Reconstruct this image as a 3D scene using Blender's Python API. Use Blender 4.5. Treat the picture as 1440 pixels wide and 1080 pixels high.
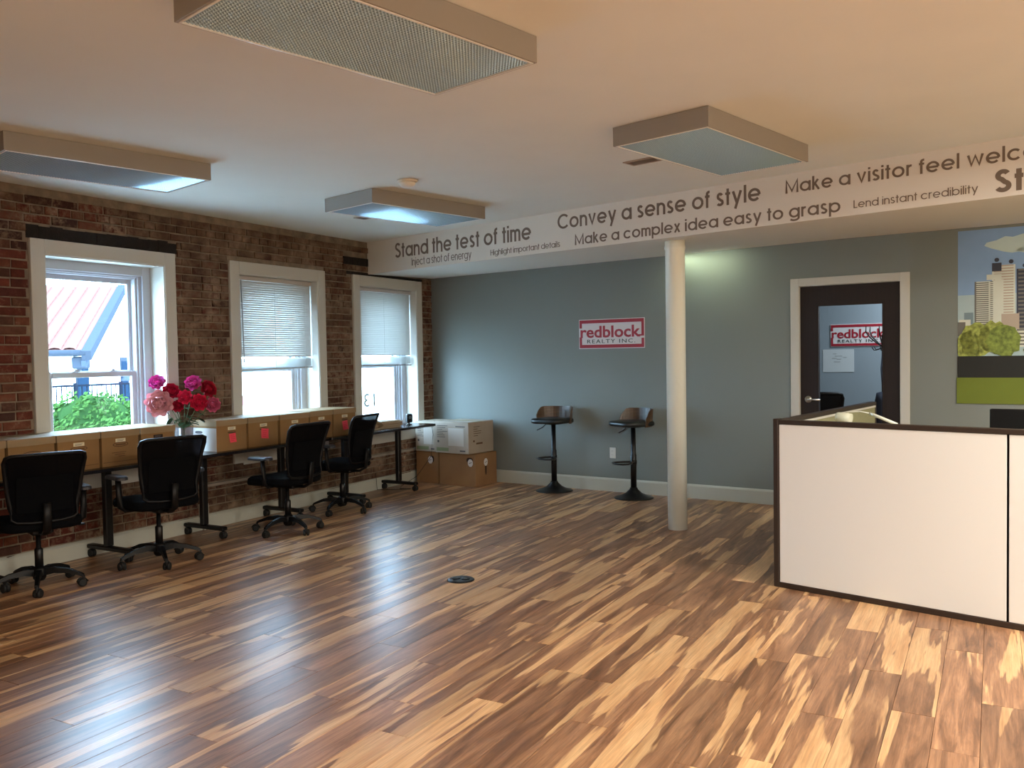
import bpy, math, random
from math import sin, cos, pi, radians, sqrt, atan2
from mathutils import Vector as V, Matrix
random.seed(7)
for o in list(bpy.data.objects): bpy.data.objects.remove(o)
sc = bpy.context.scene
col = sc.collection

# ------------------------------------------------------------------ camera
cd = bpy.data.cameras.new('camera'); cam = bpy.data.objects.new('camera', cd); col.objects.link(cam)
cd.sensor_width = 36; cd.lens = 36 * 1211.25 / 1440; cd.clip_start = .05; cd.clip_end = 300
_p, _r, _y = radians(-1.9145), radians(-.94237), radians(42.7828)
_f = V((0, cos(_p), sin(_p))); _u = V((0, -sin(_p), cos(_p))); _x = V((1, 0, 0))
_rt = cos(_r) * _x + sin(_r) * _u; _up = -sin(_r) * _x + cos(_r) * _u
_R = Matrix.Rotation(_y, 3, 'Z')
cm = Matrix((_R @ _rt, _R @ _up, -(_R @ _f))).transposed()
cam.matrix_world = Matrix.Translation((0, 0, 1.5)) @ cm.to_4x4()
sc.camera = cam

# ------------------------------------------------------------------ world, lamps, exposure
wd = bpy.data.worlds.new('overcast_sky'); sc.world = wd; wd.use_nodes = True
bg = wd.node_tree.nodes['Background']
bg.inputs[0].default_value = (.49, .75, 1, 1); bg.inputs[1].default_value = 31
def area(name, loc, target, sx, sy, power, color, portal=False):
    l = bpy.data.lights.new(name, 'AREA'); l.shape = 'RECTANGLE'; l.size = sx; l.size_y = sy
    l.energy = power; l.color = color
    o = bpy.data.objects.new(name, l); col.objects.link(o); o.location = loc
    o.rotation_euler = (V(target) - V(loc)).to_track_quat('-Z', 'Y').to_euler()
    if portal: l.cycles.is_portal = True
    return o
area('rear_fill_lamp', (4.2, -1.4, 1.5), (-3.5, 4.0, .2), 2.6, 1.5, 60, (1, .95, .88))  # warm fill lamp added behind the camera; no window stands there
for (x_, y_) in ((.36, 2.05), (.36, 4.70), (3.3, 2.05), (3.3, 4.70), (.36, -.9)):
    area('assumed_ceiling_lamp', (x_, y_, 2.66), (x_, y_, 0), 1.1, .5, 124, (1, .98, .91))  # unseen lamps assumed outside the view to light the room; no fixtures are built
area('assumed_soffit_lamp', (-4.44, 7.575, 2.486), (-4.41, 7.75, 1.9), .62, .05, 3.2, (.86, 1, .66))  # unseen lamp, assumed from the greenish light on the wall below the soffit
area('assumed_alcove_lamp', (-.1, 7.0, 2.36), (-.6, 7.2, 0), 1.2, .5, 40, (1, .97, .74))  # assumed lamp behind the beam, out of view; no fitting is built
area('assumed_office_lamp', (-2.4, 9.1, 2.6), (-2.6, 9.2, 0), .6, 1.0, 64, (.92, .97, 1))  # unseen lamp assumed inside the office to light its walls
sc.view_settings.view_transform = 'Standard'; sc.view_settings.look = 'None'
sc.view_settings.exposure = 0; sc.view_settings.gamma = 1; sc.view_settings.use_curve_mapping = False

# ------------------------------------------------------------------ helpers
def lin(c):
    return tuple(((x/255)/12.92 if x/255 <= .04045 else ((x/255+.055)/1.055)**2.4) for x in c)
MATS = {}
def mat(name, rgb=(128,128,128), rough=.6, metal=0, noise=0, nscale=8, bump=0, bscale=60, spec=.5, trans=0, alpha=1, aniso=None, coat=0):
    if name in MATS: return MATS[name]
    m = bpy.data.materials.new(name); m.use_nodes = True; MATS[name] = m
    nt = m.node_tree; b = nt.nodes['Principled BSDF']; c = lin(rgb)
    b.inputs['Base Color'].default_value = (*c, 1); b.inputs['Roughness'].default_value = rough
    b.inputs['Metallic'].default_value = metal; b.inputs['Specular IOR Level'].default_value = spec
    b.inputs['Transmission Weight'].default_value = trans; b.inputs['Alpha'].default_value = alpha
    b.inputs['Coat Weight'].default_value = coat
    tc = None
    if noise or bump:
        tc = nt.nodes.new('ShaderNodeTexCoord')
    if noise:
        n = nt.nodes.new('ShaderNodeTexNoise'); n.inputs['Scale'].default_value = nscale; n.inputs['Detail'].default_value = 5
        mp = nt.nodes.new('ShaderNodeMapping'); nt.links.new(tc.outputs['Object'], mp.inputs[0]); nt.links.new(mp.outputs[0], n.inputs['Vector'])
        if aniso: mp.inputs['Scale'].default_value = aniso
        r = nt.nodes.new('ShaderNodeValToRGB'); nt.links.new(n.outputs['Fac'], r.inputs[0])
        r.color_ramp.elements[0].position = .3; r.color_ramp.elements[1].position = .7
        r.color_ramp.elements[0].color = (*[x*(1-noise) for x in c], 1); r.color_ramp.elements[1].color = (*[min(1, x*(1+noise)) for x in c], 1)
        nt.links.new(r.outputs[0], b.inputs['Base Color'])
    if bump:
        n2 = nt.nodes.new('ShaderNodeTexNoise'); n2.inputs['Scale'].default_value = bscale; n2.inputs['Detail'].default_value = 4
        nt.links.new(tc.outputs['Object'], n2.inputs['Vector'])
        bp = nt.nodes.new('ShaderNodeBump'); bp.inputs['Strength'].default_value = bump; bp.inputs['Distance'].default_value = .01
        nt.links.new(n2.outputs['Fac'], bp.inputs['Height']); nt.links.new(bp.outputs[0], b.inputs['Normal'])
    return m
class MB:
    def __init__(s): s.v = []; s.f = []; s.mi = []; s.sm = []
    def add(s, vs, fs, mi=0, smooth=False):
        n = len(s.v); s.v += [tuple(x) for x in vs]
        for f in fs: s.f.append(tuple(i+n for i in f)); s.mi.append(mi); s.sm.append(smooth)
        return s
    def box(s, x0, x1, y0, y1, z0, z1, mi=0, ch=0, T=None):
        if ch:
            c = ch; vs = []
            for z, q in ((z0, c), (z0+c, 0), (z1-c, 0), (z1, c)):
                for (x, y, dx, dy) in ((x0,y0,1,1),(x1,y0,-1,1),(x1,y1,-1,-1),(x0,y1,1,-1)):
                    vs.append((x+dx*(q+c), y+dy*q, z)); vs.append((x+dx*q, y+dy*(q+c), z))
            # order each ring counter-clockwise
            ring = [1,0,2,3,5,4,6,7]
            vs2 = []
            for k in range(4):
                b = [vs[k*8+i] for i in range(8)]
                vs2 += [b[1], b[0], b[2], b[3], b[5], b[4], b[6], b[7]]
            fs = [tuple(range(7,-1,-1)), tuple(range(24,32))]
            for k in range(3):
                for i in range(8):
                    j = (i+1) % 8; fs.append((k*8+i, k*8+j, (k+1)*8+j, (k+1)*8+i))
            vs = vs2
        else:
            vs = [(x0,y0,z0),(x1,y0,z0),(x1,y1,z0),(x0,y1,z0),(x0,y0,z1),(x1,y0,z1),(x1,y1,z1),(x0,y1,z1)]
            fs = [(0,3,2,1),(4,5,6,7),(0,1,5,4),(1,2,6,5),(2,3,7,6),(3,0,4,7)]
        if T is not None: vs = [T @ V(p) for p in vs]
        return s.add(vs, fs, mi)
    def lathe(s, prof, n=24, c=(0,0,0), mi=0, T=None, smooth=True, cap=True):
        vs = []; fs = []
        for (r, z) in prof:
            for i in range(n):
                a = 2*pi*i/n; vs.append((c[0]+r*cos(a), c[1]+r*sin(a), c[2]+z))
        m = len(prof)
        for k in range(m-1):
            for i in range(n):
                j = (i+1) % n; fs.append((k*n+i, k*n+j, (k+1)*n+j, (k+1)*n+i))
        if T is not None: vs = [T @ V(p) for p in vs]
        s.add(vs, fs, mi, smooth)
        if cap: 
            b = len(s.v)-m*n
            s.f.append(tuple(b+i for i in range(n-1,-1,-1))); s.mi.append(mi); s.sm.append(False)
            s.f.append(tuple(b+(m-1)*n+i for i in range(n))); s.mi.append(mi); s.sm.append(False)
        return s
    def tube(s, pts, r, n=10, mi=0, closed=False, flat=1, rs=None):
        pts = [V(p) for p in pts]; m = len(pts); vs = []; up = V((0,0,1))
        for k, p in enumerate(pts):
            if closed: t = pts[(k+1) % m]-pts[k-1]
            else: t = pts[min(k+1, m-1)]-pts[max(k-1, 0)]
            t.normalize(); u = up if abs(t.z) < .95 else V((1,0,0))
            a = t.cross(u).normalized(); b = a.cross(t).normalized(); rr = rs[k] if rs else r
            for i in range(n):
                w = 2*pi*i/n; vs.append(p + a*rr*cos(w) + b*rr*sin(w)*flat)
        fs = []
        for k in range(m if closed else m-1):
            for i in range(n):
                j = (i+1) % n; k2 = (k+1) % m; fs.append((k*n+i, k2*n+i, k2*n+j, k*n+j))
        if not closed: fs += [tuple(range(n)), tuple((m-1)*n+i for i in range(n-1,-1,-1))]
        return s.add(vs, fs, mi, True)
    def slab(s, outline, z0, z1, mi=0, T=None):   # polygon in xy extruded in z
        n = len(outline); vs = [(x, y, z0) for x, y in outline]+[(x, y, z1) for x, y in outline]
        fs = [tuple(range(n-1,-1,-1)), tuple(range(n, 2*n))]+[(i, (i+1)%n, n+(i+1)%n, n+i) for i in range(n)]
        if T is not None: vs = [T @ V(p) for p in vs]
        return s.add(vs, fs, mi)
    def mesh(s, name, mats):
        me = bpy.data.meshes.new(name); me.from_pydata(s.v, [], s.f)
        for m in (mats if isinstance(mats, (list, tuple)) else [mats]): me.materials.append(m)
        me.polygons.foreach_set('material_index', s.mi); me.polygons.foreach_set('use_smooth', s.sm)
        me.update(); return me
def link(name, data, parent=None, loc=(0,0,0), rz=0, **kw):
    o = bpy.data.objects.new(name, data); col.objects.link(o); o.location = loc; o.rotation_euler = (0,0,rz)
    if parent: o.parent = parent
    for k, v in kw.items(): o[k] = v
    return o
def part(name, mb, mats, parent, **kw): return link(name, mb.mesh(name, mats), parent, **kw)
def empty(name, loc, rz=0, label=None, cat=None, group=None, kind=None, parent=None):
    o = link(name, None, parent, loc, rz); o.empty_display_size = .1
    if label: o['label'] = label
    if cat: o['category'] = cat
    if group: o['group'] = group
    if kind: o['kind'] = kind
    return o
def copy_tree(o, parent=None):
    c = o.copy(); col.objects.link(c)
    if parent: c.parent = parent
    for ch in o.children: copy_tree(ch, c)
    return c
def rrect(w, h, r, n=5, cx=0, cy=0):
    out = []
    for (sx, sy, a0) in ((1,1,0),(-1,1,90),(-1,-1,180),(1,-1,270)):
        for i in range(n+1):
            a = radians(a0+90*i/n); out.append((cx+sx*(w/2-r)+r*cos(a), cy+sy*(h/2-r)+r*sin(a)))
    return out
# lettering: text turned into a thin mesh, scaled to a given width and cap height; lies in local XZ, facing -Y
def lettering(body, w, cap, weight=0, thick=.002, mirror=False, spacing=1.0, capz=None):
    cu = bpy.data.curves.new('t', 'FONT'); cu.body = body; cu.size = 1; cu.offset = weight; cu.space_character = spacing
    cu.extrude = .01; cu.resolution_u = 3
    o = bpy.data.objects.new('t', cu); col.objects.link(o)
    bpy.context.view_layer.update()
    me = bpy.data.meshes.new_from_object(o.evaluated_get(bpy.context.evaluated_depsgraph_get()))
    bpy.data.objects.remove(o)
    xs = [v.co.x for v in me.vertices]; x0, x1 = min(xs), max(xs); capu = .729 if capz is None else capz
    for v in me.vertices:
        x = (v.co.x-x0)/(x1-x0)*w; z = v.co.y*cap/capu; y = -(v.co.z+.01)/.02*thick
        if mirror: x = w-x
        v.co = (x, y, z)
    if mirror: me.flip_normals()
    me.materials.clear(); return me

# geometric one-stroke lettering: round letters are circles, the a has one storey; built as flat ribbons
def _arc(cx, cz, rx, rz, a0, a1):
    n = max(4, int(abs(a1-a0)/15)); return [(cx+rx*cos(radians(a0+(a1-a0)*i/n)), cz+rz*sin(radians(a0+(a1-a0)*i/n))) for i in range(n+1)]
def glyph(c, w):
    X = .74; R = X/2; r = R-w/2; h = w/2; ring = _arc(R, R, r, r, 0, 360)
    if c == 'o': return [ring], X
    if c == 'a': return [ring, [(X-h, 0), (X-h, X)]], X
    if c == 'd': return [ring, [(X-h, 0), (X-h, 1)]], X
    if c == 'b': return [ring, [(h, 0), (h, 1)]], X
    if c == 'p': return [ring, [(h, -.27), (h, X)]], X
    if c == 'g': return [ring, [(X-h, X), (X-h, 0)]+_arc(R, -.02, r, .25-h, 0, -150)], X
    if c == 'c': return [_arc(R, R, r, r, 42, 318)], X*.93
    if c == 'e': return [[(X-h, R-h*.2), (h, R-h*.2)], _arc(R, R, r, r, -3, 318)], X
    if c in 'nh': return [[(h, 0), (h, X if c == 'n' else 1)], _arc(.29, X-.29, .29-h, .29-h, 180, 0)+[(.58-h, 0)]], .58
    if c == 'm': return [[(h, 0), (h, X)], _arc(.24, X-.24, .24-h, .24-h, 180, 0)+[(.48-h, 0)], _arc(.48-w+.24, X-.24, .24-h, .24-h, 180, 0)+[(.96-w-h, 0)]], .96-w
    if c == 'u': return [[(.58-h, 0), (.58-h, X)], [(h, X)]+_arc(.29, .29, .29-h, .29-h, 180, 360)], .58
    if c == 'r': return [[(h, 0), (h, X)], _arc(.26, X-.26, .26-h, .26-h, 180, 75)], .33
    if c == 't': return [[(.15, 0), (.15, .95)], [(0, X-h), (.30, X-h)]], .30
    if c == 'f': return [[(.13, 0), (.13, .82)]+_arc(.27, .82, .14, .18-h, 180, 80), [(0, X-h), (.29, X-h)]], .31
    if c == 'i': return [[(h, 0), (h, X)], [(h, 1-w), (h, 1)]], w
    if c == 'j': return [[(h, X), (h, -.12)]+_arc(h-.12, -.12, .12, .12, 0, -80), [(h, 1-w), (h, 1)]], w
    if c == 'l': return [[(h, 0), (h, 1)]], w
    if c == 'I': return [[(h, 0), (h, 1)]], w
    if c == 's': return [_arc(.23, .555-.0*h, .20-h, .205-h+.02, 25, 250)+_arc(.23, .205, .23-h, .205-h, 65, -150)], .46
    if c == 'S': return [_arc(.30, .745, .27-h, .255-h+.01, 25, 255)+_arc(.30, .275, .30-h, .275-h, 70, -155)], .60
    if c == 'v': return [[(h, X), (.30, h), (.60-h, X)]], .60
    if c == 'w': return [[(h, X), (.24, h), (.45, X-h), (.66, h), (.90-h, X)]], .90
    if c == 'y': return [[(h, X), (.31, .04)], [(.62-h, X), (.20, -.27)]], .62
    if c == 'x': return [[(h, 0), (.52-h, X)], [(h, X), (.52-h, 0)]], .52
    if c == 'k': return [[(h, 0), (h, 1)], [(h, .30), (.46-h, X)], [(.20, .42), (.52-h, 0)]], .52
    if c == 'M': return [[(h, 0), (h, 1-h), (.45, w), (.90-h, 1-h), (.90-h, 0)]], .90
    if c == 'C': return [_arc(.50, .50, .50-h, .50-h, 42, 318)], .90
    if c == 'H': return [[(h, 0), (h, 1)], [(.68-h, 0), (.68-h, 1)], [(h, .52), (.68-h, .52)]], .68
    if c == 'L': return [[(h, 1), (h, h), (.42, h)]], .42
    return [], .30
def stroke_lettering(body, width, cap, w=.12, th=.002):
    strokes = []; x = 0
    for c in body:
        g, adv = glyph(c, w)
        for s_ in g: strokes.append([(x+p[0], p[1]) for p in s_])
        x += adv + (.0 if c == ' ' else .105)
    x -= .105; kx = width/x; mb = MB(); layer = 0
    for s_ in strokes:
        m = len(s_); L_ = []; R__ = []
        for i in range(m):
            p = V(s_[i]); t1 = (V(s_[min(i+1, m-1)])-p); t0 = (p-V(s_[max(i-1, 0)]))
            if t1.length < 1e-6: t1 = t0
            if t0.length < 1e-6: t0 = t1
            t0 = t0.normalized(); t1 = t1.normalized(); n0 = V((-t0.y, t0.x)); n1 = V((-t1.y, t1.x)); b = (n0+n1)
            b = b.normalized() if b.length > .2 else n0; k = min(1.6, 1/max(.35, b.dot(n0))); L_.append(p+b*w/2*k); R__.append(p-b*w/2*k)
        y = -th - .00005*(layer % 5); layer += 1
        vs = [(q.x*kx, y, q.y*cap) for q in L_+R__]+[(q.x*kx, 0, q.y*cap) for q in L_+R__]
        fs = [f for i in range(m-1) for f in ((i, i+1, m+i+1, m+i), (2*m+i, 2*m+i+1, i+1, i), (m+i, m+i+1, 3*m+i+1, 3*m+i))]
        mb.add(vs, fs+[(0, m, 3*m, 2*m), (m-1, 3*m-1, 4*m-1, 2*m-1)])
    return mb

# ------------------------------------------------------------------ room frames (metres)
ABR = atan2(.2338, .9723)                       # the brick wall is turned 13.5 degrees from the beam
BP = V((-6.77, 1.96, 0)); bn = V((cos(ABR), sin(ABR), 0)); bd = V((-sin(ABR), cos(ABR), 0))
def WP(off, s, z=0): return BP + bn*off + bd*s + V((0,0,z))
AK = radians(8.5); CR = V((-8.035, 7.22, 0)); kd = V((cos(AK), sin(AK), 0)); ki = V((-sin(AK), cos(AK), 0))   # ki points into the grey wall
def KP(k, inn, z=0): return CR + kd*k + ki*inn + V((0,0,z))
CEIL = 2.785

# ------------------------------------------------------------------ special materials
def brick_mat():
    m = bpy.data.materials.new('worn_brick'); m.use_nodes = True; nt = m.node_tree; N = nt.nodes; L = nt.links
    b = N['Principled BSDF']; b.inputs['Roughness'].default_value = .9; b.inputs['Specular IOR Level'].default_value = .2
    g = N.new('ShaderNodeNewGeometry'); oi = N.new('ShaderNodeObjectInfo')
    ad = N.new('ShaderNodeMath'); ad.operation = 'ADD'; L.new(g.outputs['Random Per Island'], ad.inputs[0]); L.new(oi.outputs['Random'], ad.inputs[1])
    fr = N.new('ShaderNodeMath'); fr.operation = 'FRACT'; L.new(ad.outputs[0], fr.inputs[0])
    r = N.new('ShaderNodeValToRGB'); L.new(fr.outputs[0], r.inputs[0]); cr = r.color_ramp
    pal = [(0, (96,46,36)), (.2, (116,60,46)), (.4, (82,42,34)), (.55, (122,74,56)), (.7, (100,68,54)), (.85, (66,42,38)), (1, (108,52,42))]
    cr.elements[0].color = (*lin(pal[0][1]), 1); cr.elements[1].color = (*lin(pal[-1][1]), 1)
    for p, c in pal[1:-1]: e = cr.elements.new(p); e.color = (*lin(c), 1)
    # plaster and paint residue left on the wall
    n = N.new('ShaderNodeTexNoise'); n.inputs['Scale'].default_value = 1.1; n.inputs['Detail'].default_value = 2; L.new(g.outputs['Position'], n.inputs['Vector'])
    n2 = N.new('ShaderNodeTexNoise'); n2.inputs['Scale'].default_value = 17; n2.inputs['Detail'].default_value = 8; n2.inputs['Roughness'].default_value = .7; L.new(g.outputs['Position'], n2.inputs['Vector'])
    sx = N.new('ShaderNodeSeparateXYZ'); L.new(g.outputs['Position'], sx.inputs[0])
    mr = N.new('ShaderNodeMapRange'); mr.inputs[1].default_value = 2.0; mr.inputs[2].default_value = 3.6; mr.inputs[3].default_value = -.08; mr.inputs[4].default_value = .1; L.new(sx.outputs[1], mr.inputs[0])
    a1 = N.new('ShaderNodeMath'); a1.operation = 'MULTIPLY_ADD'; L.new(n.outputs[0], a1.inputs[0]); a1.inputs[1].default_value = .45; L.new(n2.outputs[0], a1.inputs[2])
    a2 = N.new('ShaderNodeMath'); a2.operation = 'ADD'; L.new(a1.outputs[0], a2.inputs[0]); L.new(mr.outputs[0], a2.inputs[1])
    mz = N.new('ShaderNodeMapRange'); mz.inputs[1].default_value = 2.30; mz.inputs[2].default_value = 2.62; mz.inputs[4].default_value = .11; L.new(sx.outputs[2], mz.inputs[0])
    a3 = N.new('ShaderNodeMath'); a3.operation = 'ADD'; L.new(a2.outputs[0], a3.inputs[0]); L.new(mz.outputs[0], a3.inputs[1]); a2 = a3
    k = N.new('ShaderNodeMapRange'); k.inputs[1].default_value = .68; k.inputs[2].default_value = .84; k.inputs[4].default_value = .85; L.new(a2.outputs[0], k.inputs[0])
    mx = N.new('ShaderNodeMix'); mx.data_type = 'RGBA'; L.new(k.outputs[0], mx.inputs[0]); L.new(r.outputs[0], mx.inputs[6])
    n3 = N.new('ShaderNodeTexNoise'); n3.inputs['Scale'].default_value = 5; n3.inputs['Detail'].default_value = 6; L.new(g.outputs['Position'], n3.inputs['Vector'])
    r3 = N.new('ShaderNodeValToRGB'); L.new(n3.outputs[0], r3.inputs[0]); r3.color_ramp.elements[0].position = .35; r3.color_ramp.elements[1].position = .65
    r3.color_ramp.elements[0].color = (*lin((84,64,50)), 1); r3.color_ramp.elements[1].color = (*lin((150,128,106)), 1)
    L.new(r3.outputs[0], mx.inputs[7]); 
    mu = N.new('ShaderNodeMix'); mu.data_type = 'RGBA'; mu.blend_type = 'MULTIPLY'; mu.inputs[0].default_value = .6; L.new(mx.outputs[2], mu.inputs[6])
    r4 = N.new('ShaderNodeValToRGB'); r4.color_ramp.elements[0].position = .3; r4.color_ramp.elements[1].position = .62; r4.color_ramp.elements[0].color = (.25,.22,.2,1)
    L.new(n2.outputs[0], r4.inputs[0]); L.new(r4.outputs[0], mu.inputs[7]); L.new(mu.outputs[2], b.inputs['Base Color'])
    bp = N.new('ShaderNodeBump'); bp.inputs['Strength'].default_value = .7; bp.inputs['Distance'].default_value = .008
    L.new(n2.outputs[0], bp.inputs['Height']); L.new(bp.outputs[0], b.inputs['Normal'])
    return m
def plank_mat():
    m = bpy.data.materials.new('laminate_wood'); m.use_nodes = True; nt = m.node_tree; N = nt.nodes; L = nt.links
    b = N['Principled BSDF']; b.inputs['Specular IOR Level'].default_value = .36
    g = N.new('ShaderNodeNewGeometry'); oi = N.new('ShaderNodeObjectInfo'); tc = N.new('ShaderNodeTexCoord')
    ad = N.new('ShaderNodeMath'); ad.operation = 'ADD'; L.new(g.outputs['Random Per Island'], ad.inputs[0]); L.new(oi.outputs['Random'], ad.inputs[1])
    fr = N.new('ShaderNodeMath'); fr.operation = 'FRACT'; L.new(ad.outputs[0], fr.inputs[0])
    sc3 = N.new('ShaderNodeVectorMath'); sc3.operation = 'SCALE'; sc3.inputs[0].default_value = (37, 91, 13); L.new(fr.outputs[0], sc3.inputs['Scale'])
    va = N.new('ShaderNodeVectorMath'); va.operation = 'ADD'; L.new(tc.outputs['Object'], va.inputs[0]); L.new(sc3.outputs[0], va.inputs[1])
    def noise(scale, st, det=3, rough=.5, dist=0):
        mp = N.new('ShaderNodeMapping'); mp.inputs['Scale'].default_value = st; L.new(va.outputs[0], mp.inputs[0])
        n = N.new('ShaderNodeTexNoise'); n.inputs['Scale'].default_value = scale; n.inputs['Detail'].default_value = det
        n.inputs['Roughness'].default_value = rough; n.inputs['Distortion'].default_value = dist; L.new(mp.outputs[0], n.inputs['Vector']); return n
    def ramp(src, els):
        r = N.new('ShaderNodeValToRGB'); L.new(src, r.inputs[0]); cr = r.color_ramp
        cr.elements[0].position = els[0][0]; cr.elements[0].color = (*lin(els[0][1]), 1)
        cr.elements[1].position = els[-1][0]; cr.elements[1].color = (*lin(els[-1][1]), 1)
        for p, c in els[1:-1]: e = cr.elements.new(p); e.color = (*lin(c), 1)
        return r
    heart = ramp(noise(10, (1.7, .16, 1), 7, .66, .8).outputs[0], [(.26, (84,58,42)), (.42, (128,90,64)), (.55, (160,116,84)), (.74, (194,148,108))])
    sap = ramp(noise(10, (2.5, .22, 1), 3).outputs[0], [(.3, (200,150,102)), (.7, (228,184,134))])
    stripe = noise(8.5, (1.0, .075, 1), 4, .5, .35)
    st = N.new('ShaderNodeMapRange'); st.inputs[1].default_value = .535; st.inputs[2].default_value = .555; L.new(stripe.outputs[0], st.inputs[0])
    mx = N.new('ShaderNodeMix'); mx.data_type = 'RGBA'; L.new(st.outputs[0], mx.inputs[0]); L.new(heart.outputs[0], mx.inputs[6]); L.new(sap.outputs[0], mx.inputs[7])
    fine = noise(40, (3.4, .10, 1), 7, .72, .5)
    rf = N.new('ShaderNodeMapRange'); rf.inputs[1].default_value = .3; rf.inputs[2].default_value = .68; rf.inputs[3].default_value = .6; rf.inputs[4].default_value = 1.12; L.new(fine.outputs[0], rf.inputs[0])
    hv = N.new('ShaderNodeVectorMath'); hv.operation = 'SCALE'; L.new(mx.outputs[2], hv.inputs[0]); L.new(rf.outputs[0], hv.inputs['Scale'])
    tone = N.new('ShaderNodeMapRange'); tone.inputs[3].default_value = .74; tone.inputs[4].default_value = 1.08
    f2 = N.new('ShaderNodeMath'); f2.operation = 'FRACT'; m7 = N.new('ShaderNodeMath'); m7.operation = 'MULTIPLY'; m7.inputs[1].default_value = 7.3
    L.new(fr.outputs[0], m7.inputs[0]); L.new(m7.outputs[0], f2.inputs[0]); L.new(f2.outputs[0], tone.inputs[0])
    h2 = N.new('ShaderNodeVectorMath'); h2.operation = 'SCALE'; L.new(hv.outputs[0], h2.inputs[0]); L.new(tone.outputs[0], h2.inputs['Scale'])
    L.new(h2.outputs[0], b.inputs['Base Color'])
    rr = N.new('ShaderNodeMapRange'); rr.inputs[3].default_value = .27; rr.inputs[4].default_value = .38; L.new(fine.outputs[0], rr.inputs[0]); L.new(rr.outputs[0], b.inputs['Roughness'])
    bp = N.new('ShaderNodeBump'); bp.inputs['Strength'].default_value = .03; bp.inputs['Distance'].default_value = .002
    L.new(fine.outputs[0], bp.inputs['Height']); L.new(bp.outputs[0], b.inputs['Normal'])
    return m
def glass_mat(name, tint=(1,1,1), refl=1.0):
    m = bpy.data.materials.new(name); m.use_nodes = True; nt = m.node_tree; N = nt.nodes; L = nt.links
    N.remove(N['Principled BSDF']); out = N['Material Output']
    t = N.new('ShaderNodeBsdfTransparent'); t.inputs[0].default_value = (*tint, 1); gl = N.new('ShaderNodeBsdfGlossy'); gl.inputs['Roughness'].default_value = .02
    f = N.new('ShaderNodeFresnel'); f.inputs[0].default_value = 1.35; mx = N.new('ShaderNodeMixShader')
    g = N.new('ShaderNodeNewGeometry'); iv = N.new('ShaderNodeMath'); iv.operation = 'SUBTRACT'; iv.inputs[0].default_value = 1; L.new(g.outputs['Backfacing'], iv.inputs[1]); ml = N.new('ShaderNodeMath'); ml.operation = 'MULTIPLY'; L.new(iv.outputs[0], ml.inputs[0]); L.new(f.outputs[0], ml.inputs[1])
    L.new(ml.outputs[0], mx.inputs[0]); L.new(t.outputs[0], mx.inputs[1]); L.new(gl.outputs[0], mx.inputs[2]); L.new(mx.outputs[0], out.inputs[0])
    return m
def translucent_mat(name, rgb, k=.5, rough=.5):
    m = bpy.data.materials.new(name); m.use_nodes = True; nt = m.node_tree; N = nt.nodes; L = nt.links
    b = N['Principled BSDF']; b.inputs['Base Color'].default_value = (*lin(rgb), 1); b.inputs['Roughness'].default_value = rough
    t = N.new('ShaderNodeBsdfTranslucent'); t.inputs[0].default_value = (*lin(rgb), 1); mx = N.new('ShaderNodeMixShader'); mx.inputs[0].default_value = k
    L.new(b.outputs[0], mx.inputs[1]); L.new(t.outputs[0], mx.inputs[2]); L.new(mx.outputs[0], N['Material Output'].inputs[0]); return m
BRICK = brick_mat(); PLANK = plank_mat(); GLASS = glass_mat('window_glass', (.97,.99,1)); DGLASS = glass_mat('door_glass', (.90,.95,.98))
MORTAR = mat('mortar', (132,117,99), .95, noise=.35, nscale=9, bump=.6, bscale=40)
GREY = mat('grey_wall_paint', (124,129,125), .62, bump=.04, bscale=150)
OFFICE = mat('office_wall_paint', (142,152,160), .8)
CEILM = mat('ceiling_paint', (228,229,223), .85, noise=.02, nscale=2)
WHITE = mat('white_trim_paint', (196,193,184), .45)
WWHITE = mat('window_vinyl', (178,182,190), .4)
BEAMM = mat('beam_paint', (228,222,212), .75)
BASEB = mat('baseboard_paint', (182,182,170), .4)
COLM = mat('column_paint', (238,237,222), .32, bump=.1, bscale=12)
CHAR = mat('charred_timber', (18,12,11), .8, noise=.6, nscale=25, bump=1, bscale=30)
BLACKP = mat('black_plastic', (9,9,11), .45, spec=.25)
BLACKF = mat('black_fabric', (7,8,11), .95, spec=.1)
BLACKM = mat('black_metal', (20,19,20), .35, metal=.3)
RUBBER = mat('rubber', (12,12,12), .7)
STEEL = mat('brushed_steel', (190,188,184), .28, metal=1)
DARKW = mat('wenge_wood', (24,12,9), .5, noise=.35, nscale=6, aniso=(8,8,.6))
KRAFT = mat('kraft_board', (142,106,62), .8, noise=.08, nscale=5)
KRAFT2 = mat('brown_cardboard', (138,102,66), .85, noise=.1, nscale=4)
LIDM = mat('box_lid_board', (150,124,90), .7)
WBOX = mat('white_box_board', (212,206,200), .75)
SLOT = mat('dark_slot', (40,24,16), .9)
INK = mat('print_ink', (92,62,36), .8)
INKB = mat('dark_print_ink', (70,66,66), .8)
CARD = mat('label_card', (226,214,180), .7)
NOTE = mat('pink_note', (238,72,86), .75)
NOTEI = mat('note_ink', (190,30,50), .8)
DESKM = mat('desk_black_laminate', (26,22,24), .22)
RED = mat('sign_red', (158,24,44), .5); SIGNW = mat('sign_white', (222,214,214), .45); SIGNI = mat('sign_ink', (40,52,54), .5)
LETTER = mat('beam_letter_vinyl', (118,104,92), .6)

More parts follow.
